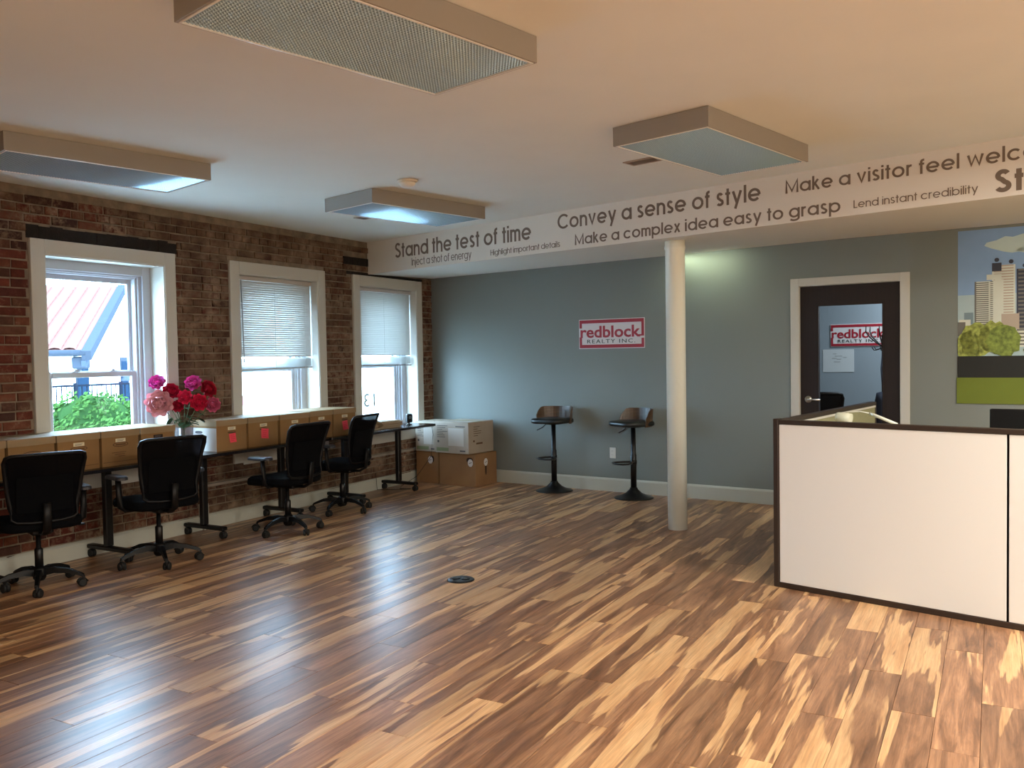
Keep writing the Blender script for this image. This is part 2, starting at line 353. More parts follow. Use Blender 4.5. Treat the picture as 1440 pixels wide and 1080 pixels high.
# ------------------------------------------------------------------ setting: floor of planks
def outside(p):      # is a floor point in front of the lens and inside the frame (with a margin)
    c = cam.matrix_world.inverted() @ p
    if c.z > -.3: return None
    return (720+1211.25*c.x/-c.z, 540-1211.25*c.y/-c.z)
PW, PLEN = .1635, 1.22
OFFMAX, SMIN = 10.6, -6.4
def s_end(off): return 5.41 - .0878*off - .004
floor = part('floor', MB().slab([(-.02, SMIN), (OFFMAX, SMIN), (OFFMAX, s_end(OFFMAX)+.02), (-.02, 5.43)], -.12, -.004), mat('floor_underlay', (40,28,20), .9), None, loc=BP, rz=ABR, kind='structure')
def plank_mb(w, l, mb=None, cx=0, cy=0):
    mb = mb or MB(); g = .0007; c = .0011
    x0, x1, y0, y1 = cx-w/2+g, cx+w/2-g, cy-l/2+g, cy+l/2-g
    vs = [(x0,y0,-.006),(x1,y0,-.006),(x1,y1,-.006),(x0,y1,-.006),(x0,y0,-c),(x1,y0,-c),(x1,y1,-c),(x0,y1,-c),(x0+c,y0+c,0),(x1-c,y0+c,0),(x1-c,y1-c,0),(x0+c,y1-c,0)]
    return mb.add(vs, [(0,3,2,1)]+[(i,(i+1)%4,4+(i+1)%4,4+i) for i in range(4)]+[(4+i,4+(i+1)%4,8+(i+1)%4,8+i) for i in range(4)]+[(8,9,10,11)])
full = plank_mb(PW, PLEN).mesh('plank', PLANK)
known = {34: .169, 35: .795, 33: .876}
cand = []
for row in range(0, 65):
    a = .031 + (row-1)*PW; b = a+PW
    if row == 0: continue
    if row == 1: a = 0.0
    if a > OFFMAX: break
    ph = known.get(row, random.uniform(0, PLEN)); 
    if row not in known and (row-1) % 3: ph = (ph0 + random.choice((.37, .46, .55, .78))) % PLEN
    ph0 = ph; se = s_end((a+b)/2)
    s = SMIN + ((ph-SMIN) % PLEN) - PLEN
    while s < se:
        lo, hi = max(s, SMIN), min(s+PLEN, se)
        if hi-lo > .03: cand.append((a, b, lo, hi))
        s += PLEN
vis = []; rest = MB()
for (a, b, lo, hi) in cand:
    pts = [outside(WP(x, y)) for x in (a, b) for y in (lo, (lo+hi)/2, hi)]
    ins = [p for p in pts if p and -20 < p[0] < 1460 and 0 < p[1] < 1100]
    c = WP((a+b)/2, (lo+hi)/2)
    if ins and (c - V((0,0,0))).length > .5: vis.append((c.length, a, b, lo, hi))
    else: plank_mb(b-a, hi-lo, rest, (a+b)/2, (lo+hi)/2)
vis.sort()
for (d, a, b, lo, hi) in vis[300:]: plank_mb(b-a, hi-lo, rest, (a+b)/2, (lo+hi)/2)
for (d, a, b, lo, hi) in vis[:300]:
    me = full if abs(hi-lo-PLEN) < 1e-4 and abs(b-a-PW) < 1e-4 else plank_mb(b-a, hi-lo).mesh('plank', PLANK)
    link('plank', me, floor, ((a+b)/2, (lo+hi)/2, 0))
part('planks', rest, PLANK, floor, kind='stuff')

# ------------------------------------------------------------------ brick wall with three windows
WINS = [(.285, 1.555), (2.155, 3.44), (3.893, 5.18)]     # outer edges of the casings along the wall
CW = .11; WZ0, WZ1 = .54, 2.41; OZ0, OZ1 = .62, 2.30
core = MB(); D = .30
edges = [(SMIN, WINS[0][0]+CW)] + [(WINS[i][1]-CW, WINS[i+1][0]+CW) for i in range(2)] + [(WINS[2][1]-CW, 5.42)]
for a, b in edges: core.box(-D, 0, a, b, -.12, CEIL+.1)
for a, b in WINS: core.box(-D, 0, a+CW, b-CW, -.12, OZ0); core.box(-D, 0, a+CW, b-CW, OZ1, CEIL+.1)
wall = part('wall_left', core, MORTAR, None, loc=BP, rz=ABR, kind='structure')
LINT = [(.27, 1.585, 2.41, 2.515), (3.76, 4.30, 2.515, 2.60), (3.80, 5.2, 2.41, 2.445)]
def brick_mb(l, h, seed, mb=None, y=0, z=0, x=0):
    mb = mb or MB(); R = random.Random(seed); d = .012+R.uniform(-.004, .005); c = .004
    j = lambda: R.uniform(-.0022, .0022)
    y0, y1, z0, z1 = y-l/2, y+l/2, z-h/2, z+h/2
    base = [(x-.01,y0,z0),(x-.01,y1,z0),(x-.01,y1,z1),(x-.01,y0,z1)]
    mid = [(x+d-c,p[1]+j(),p[2]+j()) for p in base]
    top = [(x+d+j()*.6,y0+c+abs(j()),z0+c+abs(j())),(x+d+j()*.6,y1-c-abs(j()),z0+c+abs(j())),(x+d+j()*.6,y1-c-abs(j()),z1-c-abs(j())),(x+d+j()*.6,y0+c+abs(j()),z1-c-abs(j()))]
    return mb.add(base+mid+top, [(i,(i+1)%4,4+(i+1)%4,4+i) for i in range(4)]+[(4+i,4+(i+1)%4,8+(i+1)%4,8+i) for i in range(4)]+[(8,9,10,11)])
BL, BH, CO = .2, .056, .0682
variants = [brick_mb(BL, BH, k).mesh('brick', BRICK) for k in range(10)]
headers = [brick_mb(.095, BH, 50+k).mesh('brick', BRICK) for k in range(4)]
holes = [(a-.012, b+.012, WZ0, WZ1) for a, b in WINS] + [(a-.004, b+.004, c, d) for a, b, c, d in LINT]
bricks = []
nrow = int((CEIL-.02)/CO)
for r in range(1, nrow+1):
    z = r*CO + .03
    if z + BH/2 > CEIL: break
    hdr = r % 7 == 3; l = .095 if hdr else BL; st = l+.0115
    s = SMIN + (st/2 if r % 2 else 0) + random.uniform(-.01, .01)
    while s < 5.40:
        segs = [(s, min(s+l, 5.405))]
        for (a, b, c, d) in holes:
            if z+BH/2 > c and z-BH/2 < d:
                ns = []
                for (p, q) in segs:
                    if q <= a or p >= b: ns.append((p, q)); continue
                    if p < a: ns.append((p, a))
                    if q > b: ns.append((b, q))
                segs = ns
        for (p, q) in segs:
            if q-p > .03: bricks.append((p, q, z, hdr))
        s += st
scored = []
for i, (p, q, z, hdr) in enumerate(bricks):
    c = WP(0, (p+q)/2, z); o2 = outside(c); sc_ = 0
    if o2 and -10 < o2[0] < 610 and 255 < o2[1] and z > .99 - .0: sc_ = (q-p)/c.length**2
    scored.append((sc_, i))
scored.sort(reverse=True); keep = set(i for s_, i in scored[:299] if s_ > 0)
rest = MB()
for i, (p, q, z, hdr) in enumerate(bricks):
    if i in keep:
        base = headers[i % 4] if hdr else variants[i % 10]; L0 = .095 if hdr else BL
        b = link('brick', base, wall, (0, (p+q)/2, z)); b.scale = (1, (q-p)/L0, 1)
        if random.random() < .5: b.rotation_euler = (random.uniform(-.012, .012), 0, 0)
    else: brick_mb(q-p, BH, i, rest, (p+q)/2, z)
part('bricks', rest, BRICK, wall, kind='stuff')
for k, (a, b, z0, z1) in enumerate(LINT):
    mb = MB(); n = 14
    for j in range(n):       # rough charred timber, a little uneven from piece to piece
        y0 = a+(b-a)*j/n; y1 = a+(b-a)*(j+1)/n
        mb.box(-.05, .006+random.uniform(0, .012), y0, y1, z0+.001, z1-(random.uniform(0, .02) if k == 0 else .002), ch=.0)
    part('timber_lintel', mb, CHAR, wall)

def stile_frame(mb, y0, y1, z0, z1, w, x0, x1, wb=None, wt=None, ch=.004):
    wb = wb or w; wt = wt or w
    mb.box(x0, x1, y0, y0+w, z0, z1, ch=ch); mb.box(x0, x1, y1-w, y1, z0, z1, ch=ch)
    mb.box(x0, x1, y0+w, y1-w, z0, z0+wb, ch=ch); mb.box(x0, x1, y0+w, y1-w, z1-wt, z1, ch=ch)
    return mb
for wi, (a, b) in enumerate(WINS):
    W_ = empty('window_%d' % (wi+1), WP(0, (a+b)/2), ABR, kind='structure')
    h = (b-a)/2; o = h-CW
    mb = MB(); t = .028
    mb.box(.001, t, -h, -o, WZ0, WZ1, ch=.003); mb.box(.001, t, o, h, WZ0, WZ1, ch=.003); mb.box(.001, t+.001, -o, o, OZ1, WZ1, ch=.003)
    part('casing', mb, WHITE, W_)
    part('apron', MB().box(.001, .024, -o, o, WZ0-.02, OZ0, ch=.003), WHITE, W_)
    mb = MB(); mb.box(-.16, .02, -o-.01, -o+.008, OZ0, OZ1); mb.box(-.16, .02, o-.008, o+.01, OZ0, OZ1); mb.box(-.16, .02, -o, o, OZ1-.008, OZ1+.008)
    part('jamb', mb, WHITE, W_)
    part('sill', MB().box(-.24, .04, -o, o, OZ0, OZ0+.03, ch=.005), WHITE, W_)
    # fixed frame with its stops
    mb = MB(); stile_frame(mb, -o, o, OZ0+.03, OZ1, .085, -.20, -.155); stile_frame(mb, -o+.085, o-.085, OZ0+.06, OZ1-.07, .03, -.225, -.175); stile_frame(mb, -o+.115, o-.115, OZ0+.06, OZ1-.09, .02, -.29, -.19)
    part('frame', mb, WWHITE, W_)
    gi = o-.135; ZM = 1.40
    up = part('upper_sash', stile_frame(MB(), -gi-.02, gi+.02, ZM-.02, OZ1-.10, .05, -.275, -.245), WWHITE, W_)
    part('pane', MB().box(-.263, -.259, -gi+.028, gi-.028, ZM+.02, OZ1-.15), GLASS, up)
    lo = part('lower_sash', stile_frame(MB(), -gi-.02, gi+.02, OZ0+.05, ZM+.022, .058, -.24, -.205, wt=.045), WWHITE, W_)
    part('pane', MB().box(-.225, -.221, -gi+.036, gi-.036, OZ0+.106, ZM-.02), GLASS, lo)
    for sy in (-.16, .17):
        mb = MB().box(-.21, -.185, sy-.03, sy+.03, ZM+.022, ZM+.032, ch=.002); mb.lathe([(.012,0),(.012,.012),(.004,.016)], 10, (-.198, sy, ZM+.032)); mb.box(-.205, -.19, sy-.005, sy+.045, ZM+.036, ZM+.042)
        part('sash_lock', mb, WWHITE, W_)

# ------------------------------------------------------------------ grey back wall with the door opening
KD0, KD1, DZ = 4.515, 5.42, 2.115; KEND = 12.0
mb = MB(); mb.box(-.02, KD0, 0, .12, -.12, CEIL+.1); mb.box(KD1, KEND, 0, .12, -.12, CEIL+.1); mb.box(KD0, KD1, 0, .12, DZ, CEIL+.1); mb.box(KD0, KD1, 0, .12, -.12, 0)
part('wall_back', mb, GREY, None, loc=CR, rz=AK, kind='structure')
rr_ = WP(OFFMAX, SMIN); rl_ = WP(0, SMIN)
def wall_between(name, p, q, m, th=.12):
    d = (q-p); L_ = d.length; a = atan2(d.y, d.x)
    return part(name, MB().box(-.1, L_+.1, 0, th, -.12, CEIL+.1), m, None, loc=p, rz=a, kind='structure')
kfar = KP(KEND, 0); 
pr = WP(OFFMAX, s_end(OFFMAX))
wall_between('wall_right', pr, rr_, mat('warm_wall_paint', (196,176,146), .8))
wall_between('wall_rear', rr_, rl_, mat('warm_wall_paint'))
part('ceiling', MB().slab([(-.3, SMIN-.1), (OFFMAX+.1, SMIN-.1), (OFFMAX+.1, 5.4), (-.3, 5.6)], CEIL, CEIL+.12), CEILM, None, loc=BP, rz=ABR, kind='structure')
def board(name, p, q, th, hh, flip=1, m=BASEB):
    d = q-p; L_ = d.length; a = atan2(d.y, d.x); mb = MB()
    prof = [(0,0),(th,0),(th,hh-.02),(th*.75,hh-.012),(th*.35,hh-.003),(0,hh)]
    n = len(prof); vs = [(0, -flip*x, z) for x, z in prof]+[(L_, -flip*x, z) for x, z in prof]
    mb.add(vs, [(i,(i+1)%n,n+(i+1)%n,n+i) for i in range(n)]+[tuple(range(n)), tuple(range(2*n-1,n-1,-1))])
    return part(name, mb, m, None, loc=p+V((0,0,.0005)), rz=a, kind='structure')
board('baseboard_left', WP(.001, SMIN), WP(.001, 5.39), .022, .13, 1)
board('baseboard_back', KP(.03, -.001), KP(4.44, -.001), .018, .145)
board('baseboard_right', KP(5.49, -.001), KP(11.2, -.001), .018, .145)
part('trim_1', MB().box(.002, .035, 1.56, 5.35, .372, .40, ch=.004), mat('dusty_ledge', (150,140,128), .7), None, loc=BP, rz=ABR, kind='structure')

# beam with its lettering (its underside rises a little towards the grey wall)
BY = 6.02; xl, xr = -7.80, 3.4
def ywall(x): return 7.22 + (x+8.035)*math.tan(AK)
mb = MB(); vs = []
for x, zr in ((-7.745, 2.465), (-3.2, 2.525), (xr, 2.53)):
    vs += [(x-(.26 if x < -7 else 0), ywall(x)+.03 if x > -7 else ywall(-8.0), zr), (x, BY, 2.43), (x, BY, CEIL+.005), (x-(.26 if x < -7 else 0), ywall(x)+.03 if x > -7 else ywall(-8.0), CEIL+.005)]
mb.add(vs, [(0,1,2,3),(11,10,9,8)]+[(k*4+i, (k+1)*4+i, (k+1)*4+(i+1)%4, k*4+(i+1)%4) for k in range(2) for i in range(4)])
beam = part('trim_2', mb, BEAMM, None, kind='structure')
TX = [('Stand the test of time', -7.26, -5.30, 2.57, .156, .145), ('Inject a shot of energy', -6.99, -6.09, 2.466, .08, .10), ('Highlight important details', -5.825, -4.955, 2.467, .054, .10),
      ('Convey a sense of style', -4.978, -3.014, 2.624, .132, .145), ('Make a complex idea easy to grasp', -4.783, -2.415, 2.465, .095, .14),
      ('Make a visitor feel welcome', -2.818, -1.02, 2.645, .097, .14), ('Lend instant credibility', -2.323, -1.541, 2.477, .054, .11), ('Stimulate', -1.449, -.62, 2.459, .14, .19)]
for body, x0, x1, z, cap, wgt in TX:
    o = part('lettering', stroke_lettering(body, x1-x0, cap, wgt), LETTER, beam, label='grey wall lettering reading ' + body); o.location = (x0, BY-.0004, z)

# column
mb = MB(); mb.lathe([(.082,0),(.082,2.36),(.088,2.372),(.088,2.385),(.084,2.40),(.084,2.452)], 40)
part('trim_3', mb, COLM, None, loc=(-3.93, 6.295, 0), kind='structure')

# door
dr = empty('door_1', KP(0, 0), AK, kind='structure')
mb = MB(); c = .072; 
mb.box(KD0-c, KD0+.008, -.02, -.001, 0, DZ+c-.006, ch=.003); mb.box(KD1-.008, KD1+c, -.02, -.001, 0, DZ+c-.006, ch=.003); mb.box(KD0+.008, KD1-.008, -.02, -.001, DZ-.008, DZ+c-.006, ch=.003)
part('door_casing', mb, WHITE, dr)
mb = MB(); mb.box(KD0, KD0+.012, 0, .12, 0, DZ); mb.box(KD1-.012, KD1, 0, .12, 0, DZ); mb.box(KD0+.012, KD1-.012, 0, .12, DZ-.012, DZ)
part('door_jamb', mb, WHITE, dr)
mb = MB(); g0, g1, gz0, gz1 = 4.685, 5.27, .28, 1.925; y0, y1 = .012, .055
mb.box(KD0+.014, g0, y0, y1, .008, DZ-.014); mb.box(g1, KD1-.014, y0, y1, .008, DZ-.014); mb.box(g0, g1, y0, y1, gz1, DZ-.014); mb.box(g0, g1, y0, y1, .008, gz0)
for (p, q, r_, t_) in ((g0, g0+.012, gz0, gz1), (g1-.012, g1, gz0, gz1), (g0, g1, gz0, gz0+.012), (g0, g1, gz1-.012, gz1)): mb.box(p, q, y0-.004, y1+.004, r_, t_)
leaf = part('door_leaf', mb, DARKW, dr)
part('pane', MB().box(g0+.01, g1-.01, .031, .036, gz0+.01, gz1-.01), DGLASS, leaf)
T = Matrix.Translation((4.60, y0, 1.035)) @ Matrix.Rotation(pi/2, 4, 'X')
mb = MB().lathe([(.033,0),(.033,.006),(.026,.012),(.012,.014),(.012,.045)], 20, T=T); mb.tube([(4.60,-.035,1.035),(4.64,-.04,1.035),(4.72,-.038,1.033)], .009)
part('door_handle', mb, STEEL, leaf)

# mural printed on the wall: city skyline over a black band and a green band
mur = MB(); colours = [(134,164,202),(168,188,194),(190,205,200),(30,30,28),(104,116,34),(206,208,196),(110,108,104),(60,62,76),(150,158,78),(116,130,58),(176,160,146),(120,140,150)]
mm = [mat('mural_ink_%d' % i, c, .75, noise=(.5 if i in (8, 9) else .06), nscale=(34 if i in (8, 9) else 4)) for i, c in enumerate(colours)]
def flat(pts, mi, lay): mur.add([(x, -.0008-.0004*lay, z) for x, z in pts], [tuple(range(len(pts)))], mi)
def rect(x0, x1, z0, z1, mi, lay): flat([(x0,z0),(x1,z0),(x1,z1),(x0,z1)], mi, lay)
X0, X1 = 5.872, 9.6
nb = 24
rect(X0, X1, 1.7, 2.50, 0, 0); rect(X0, X1, 1.427, 1.95, 1, 1)
for (cx, cz, w) in ((6.32, 2.36, .22), (6.75, 2.3, .4), (7.6, 2.4, .5)):
    flat([(cx+w*cos(2*pi*i/18)*(1+.15*sin(5*i)), cz+.07*sin(2*pi*i/18)*(1+.2*cos(3*i))) for i in range(18)], 2, 2)
rect(5.92, 5.99, 1.7, 1.80, 11, 2); rect(5.88, 5.97, 1.55, 1.74, 5, 3); rect(5.872, 5.93, 1.6, 1.72, 6, 4)
def tower(x0, x1, z1, mi, mw, rows, z0=1.5, lay=5):
    rect(x0, x1, z0, z1, mi, lay)
    for k in range(rows):
        zz = z0+(z1-z0)*(k+.5)/rows; rect(x0+.012, x1-.012, zz, zz+(z1-z0)/rows*.45, mw, lay+1)
tower(6.13, 6.30, 2.19, 5, 10, 30, lay=3); rect(6.13, 6.2, 2.14, 2.21, 7, 6); tower(6.0, 6.13, 2.06, 6, 5, 32); tower(6.105, 6.15, 2.06, 5, 6, 32, lay=6); rect(6.09, 6.2, 2.07, 2.115, 5, 7); rect(6.15, 6.215, 1.5, 2.07, 5, 7)
tower(6.31, 6.5, 2.15, 7, 6, 20, lay=4); rect(6.2, 6.33, 1.5, 1.78, 10, 8); tower(6.3, 6.7, 1.65, 5, 6, 5, lay=8); tower(6.6, 6.9, 1.9, 5, 6, 16); tower(7.0, 7.5, 2.2, 6, 5, 30); tower(7.6, 8.2, 2.0, 5, 7, 20); tower(8.4, 9.4, 1.8, 10, 6, 10)
for (cx, cz) in ((6.165, 2.235), (6.27, 2.215), (6.37, 2.175)):
    flat([(cx+.018*cos(a_*pi/5), cz+.018*sin(a_*pi/5)) for a_ in range(10)], 7, 9)
random.seed(3)
for (cx, cz, w, h_, mi) in ((6.02, 1.56, .13, .16, 8), (6.14, 1.58, .11, .14, 8), (6.22, 1.55, .13, .14, 9), (5.95, 1.52, .1, .13, 8), (6.55, 1.5, .2, .1, 9), (7.2, 1.52, .4, .14, 8), (8.2, 1.5, .5, .12, 9)):
    n = 22; flat([(max(X0, cx+w*cos(2*pi*i/n)*random.uniform(.85, 1.1)), max(1.427, cz+h_*sin(2*pi*i/n)*random.uniform(.85, 1.1))) for i in range(n)], mi, 10+mi)
rect(X0, X1, 1.243, 1.427, 3, 24); rect(X0-.008, X1, 1.02, 1.243, 4, 24)
mo = part('wall_mural', mur, mm, None, loc=CR, rz=AK); mo['label'] = 'printed city skyline wall mural above a black band and a green band'; mo['category'] = 'mural'

# private office behind the door
RD = 1.75
part('wall_office', MB().box(3.2, 7.2, RD, RD+.1, 0, CEIL), OFFICE, None, loc=CR, rz=AK, kind='structure')
part('wall_office_left', MB().box(3.1, 3.2, .121, RD+.1, 0, CEIL), OFFICE, None, loc=CR, rz=AK, kind='structure')
part('wall_office_right', MB().box(7.2, 7.3, .121, RD+.1, 0, CEIL), OFFICE, None, loc=CR, rz=AK, kind='structure')
part('ceiling_office', MB().box(3.1, 7.3, .121, RD+.1, CEIL, CEIL+.1), CEILM, None, loc=CR, rz=AK, kind='structure')
part('floor_office', MB().box(3.1, 7.3, 0, RD+.1, -.1, -.001), mat('office_carpet', (90,84,78), .95), None, loc=CR, rz=AK, kind='structure')

# ------------------------------------------------------------------ ceiling fixtures
PRISM = mat('prismatic_acrylic', (170,206,232), .12, spec=1, metal=.3)  # blue in the base colour stands in for reflected window light
RIM = translucent_mat('acrylic_edge', (252,253,250), .2, .25)
def make_light():
    t = empty('ceiling_light', (0,0,0), 0, 'x', 'light', 'surface mounted ceiling lights')
    W2, L2, Dp = .305, .61, .108
    mb = MB()
    for (a, b, c, d) in ((-W2,-W2+.012,-L2,L2),(W2-.012,W2,-L2,L2),(-W2+.012,W2-.012,-L2,-L2+.012),(-W2+.012,W2-.012,L2-.012,L2)): mb.box(a, b, c, d, -Dp, -.002)
    mb.box(-W2+.012, W2-.012, -L2+.012, L2-.012, -.02, -.004)
    part('housing', mb, mat('fixture_paint', (152,148,142), .5), t)
    mb = MB(); nx, ny = 36, 74; x0, y0 = -W2+.016, -L2+.016; dx = (2*W2-.032)/nx; dy = (2*L2-.032)/ny; z = -Dp+.006
    vs = []; fs = []
    for i in range(nx+1):
        for j in range(ny+1): vs.append((x0+i*dx, y0+j*dy, z))
    n0 = len(vs)
    for i in range(nx):
        for j in range(ny):
            k = len(vs); vs.append((x0+(i+.5)*dx, y0+(j+.5)*dy, z-.0068)); a = i*(ny+1)+j; b = a+ny+1
            fs += [(a, k, b), (b, k, b+1), (b+1, k, a+1), (a+1, k, a)]
    mb.add(vs, [tuple(reversed(f)) for f in fs]); part('diffuser', mb, PRISM, t)
    mb = MB()
    for (a, b, c, d) in ((-W2+.010,-W2+.018,-L2+.01,L2-.01),(W2-.018,W2-.010,-L2+.01,L2-.01),(-W2+.018,W2-.018,-L2+.01,-L2+.018),(-W2+.018,W2-.018,L2-.018,L2-.01)): mb.box(a, b, c, d, -Dp-.003, -Dp+.006)
    part('lens_rim', mb, RIM, t); return t
l0 = make_light()
LL = [((-2.605,2.055), 'long white prismatic ceiling light nearest the camera, at the top of the picture'),
      ((-5.59,2.235), 'white prismatic ceiling light over the desks, cut by the left picture edge'),
      ((-2.615,4.645), 'white prismatic ceiling light in front of the lettered beam, above the column'),
      ((-5.53,4.73), 'white prismatic ceiling light beside the smoke detector, farthest left of the beam')]
for i, (p, lab) in enumerate(LL):
    o = l0 if i == 0 else copy_tree(l0); o.location = (p[0], p[1], CEIL); o['label'] = lab
t = empty('smoke_detector', (-4.83, 4.13, CEIL), 0, 'round white smoke detector on the ceiling behind a ceiling light', 'smoke detector')
part('mounting_plate', MB().lathe([(.075,-.001),(.075,-.012),(.07,-.016)], 24, cap=True), mat('ivory_plastic', (226,216,200), .5), t)
mb = MB().lathe([(.062,-.017),(.06,-.03),(.05,-.042),(.034,-.05),(.012,-.053)], 24)
part('sensor_dome', mb, mat('ivory_plastic'), t)
def vent(p, rz, lab):
    t = empty('ceiling_vent', (p[0], p[1], CEIL), rz, lab, 'vent')
    mb = MB()
    for (a, b, c, d) in ((-.13,-.115,-.065,.065),(.115,.13,-.065,.065),(-.115,.115,-.065,-.05),(-.115,.115,.05,.065)): mb.box(a, b, c, d, -.008, -.001)
    part('frame', mb, mat('vent_paint', (176,160,144), .6), t)
    for k in range(6):
        y = -.042+k*.0168; T = Matrix.Translation((0, y, -.006)) @ Matrix.Rotation(radians(35), 4, 'X')
        part('slat', MB().box(-.114, .114, -.006, .006, -.0008, .0008, T=T), mat('vent_paint'), t)
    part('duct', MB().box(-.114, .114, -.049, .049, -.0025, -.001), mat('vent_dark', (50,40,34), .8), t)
vent((-3.27, 4.87), 0, 'small brown ceiling vent left of the light above the column')
vent((-6.31, 4.92), 0, 'small ceiling vent near the brick wall, seen past the far left light')

# ------------------------------------------------------------------ blinds in the second and third window
SLAT = translucent_mat('blind_vinyl', (206,206,202), .13, .5)
def blind(wi, zb, lab, tilt_l=0, wand=False):
    a, b = WINS[wi]; h = (b-a)/2-CW-.015
    t = empty('window_blind', WP(-.075, (a+b)/2, 0), ABR, lab, 'blind', 'venetian blinds')
    part('headrail', MB().box(-.018, .022, -h, h, OZ1-.05, OZ1-.012, ch=.002), mat('headrail_paint', (196,190,186), .5), t)
    z = OZ1-.062; p = .0213; n = int((z-(zb+.09))/p); sl = MB()
    for k in range(5):
        w0 = -1+.5*k; w1 = w0+.5
    u = [(-.0125, 0), (-.004, .0022), (.004, .0022), (.0125, 0)]; T = Matrix.Rotation(radians(63), 4, 'Y')
    vs = [T @ V((x, y, zz)) for y in (-h+.004, h-.004) for x, zz in u]; vs += [v+T.to_3x3() @ V((0,0,-.0007)) for v in vs]
    sl.add(vs, [(0,4,5,1),(1,5,6,2),(2,6,7,3),(8,9,13,12),(9,10,14,13),(10,11,15,14)], 0, True); me = sl.mesh('slat', SLAT)
    for k in range(n):
        o = link('slat', me, t, (0, 0, z-k*p)); o.rotation_euler = (random.uniform(-.0015,.0015), random.uniform(-.04,.04), 0)
    ze = z-n*p
    for k in range(9):
        f = (k+1)/9; o = link('slat', me, t, (0, 0, ze-(ze-zb-.02)*f)); o.rotation_euler = (tilt_l*f, -.75, 0)
    r = part('bottom_rail', MB().box(-.013, .013, -h, h, -.006, .009, ch=.002), mat('rail_grey', (150,150,148), .5), t); r.location = (0, 0, zb); r.rotation_euler = (tilt_l, 0, 0)
    for y in (-h*.8, 0, h*.8):
        part('lift_cord', MB().tube([(.014, y, OZ1-.05), (.014, y*.999, zb)], .0012, 5), mat('cord_white', (214,214,210), .7), t)
    if wand: part('tilt_wand', MB().tube([(.03, -h+.07, OZ1-.05), (.034, -h+.085, zb+.07)], .004, 6), mat('wand_grey', (120,118,116), .4), t)
blind(1, 1.405, 'white venetian blind half lowered in the middle window, with a tilt wand', .012, True)
blind(2, 1.405, 'white venetian blind half lowered in the window by the corner', -.004)
# figures stuck on the glass of the corner window, read from outside
me = lettering('130', .36, .16, .01, .001, mirror=True); me.materials.append(mat('glass_decal', (168,186,190), .6))
w3 = bpy.data.objects['window_3']
d = link('glass_lettering', me, w3, (-.2195, -.36, .93), pi/2); d['label'] = 'mirrored figures stuck on the glass'

# ------------------------------------------------------------------ training tables along the brick wall
TZ = .722
def make_table():
    t = empty('training_table', (0,0,0), ABR, 'x', 'table', 'black training tables along the brick wall')
    top = [(.0+x, y) for x, y in rrect(.46, 1.80, .02, 3, .245, 0)]
    part('tabletop', MB().slab(top, TZ-.026, TZ), DESKM, t)
    part('edge_band', MB().box(.4755, .479, -.88, .88, TZ-.025, TZ-.002, ch=.001), mat('edge_band_black', (30,28,32), .2), t)
    for s in (-1, 1):
        part('post', MB().box(.225, .275, s*.46-.03, s*.46+.03, .10, TZ-.026, ch=.006), BLACKM, t)
        f = part('foot', MB().box(.02, .50, s*.46-.028, s*.46+.028, .068, .10, ch=.006), BLACKM, t)
        for x in (.045, .475):
            mb = MB(); T = Matrix.Translation((x, s*.46, .03)) @ Matrix.Rotation(pi/2, 4, 'X')
            mb.lathe([(.022,-.022),(.03,-.019),(.03,-.004),(.014,-.002),(.014,.002),(.03,.004),(.03,.019),(.022,.022)], 18, T=T); mb.box(x-.014, x+.014, s*.46-.005, s*.46+.005, .03, .068); mb.lathe([(.008,.05),(.008,.07)], 8, (x, s*.46, 0))
            part('caster', mb, RUBBER, f)
    return t
tb = make_table()
for i, (s, lab) in enumerate([(3.88, 'black training table under the corner window, carrying the folder stack'), (2.05, 'black training table under the middle window, carrying boxes with pink notes'), (.22, 'black training table under the left window, nearest the left picture edge')]):
    o = tb if i == 0 else copy_tree(tb); o.location = WP(0, s); o['label'] = lab

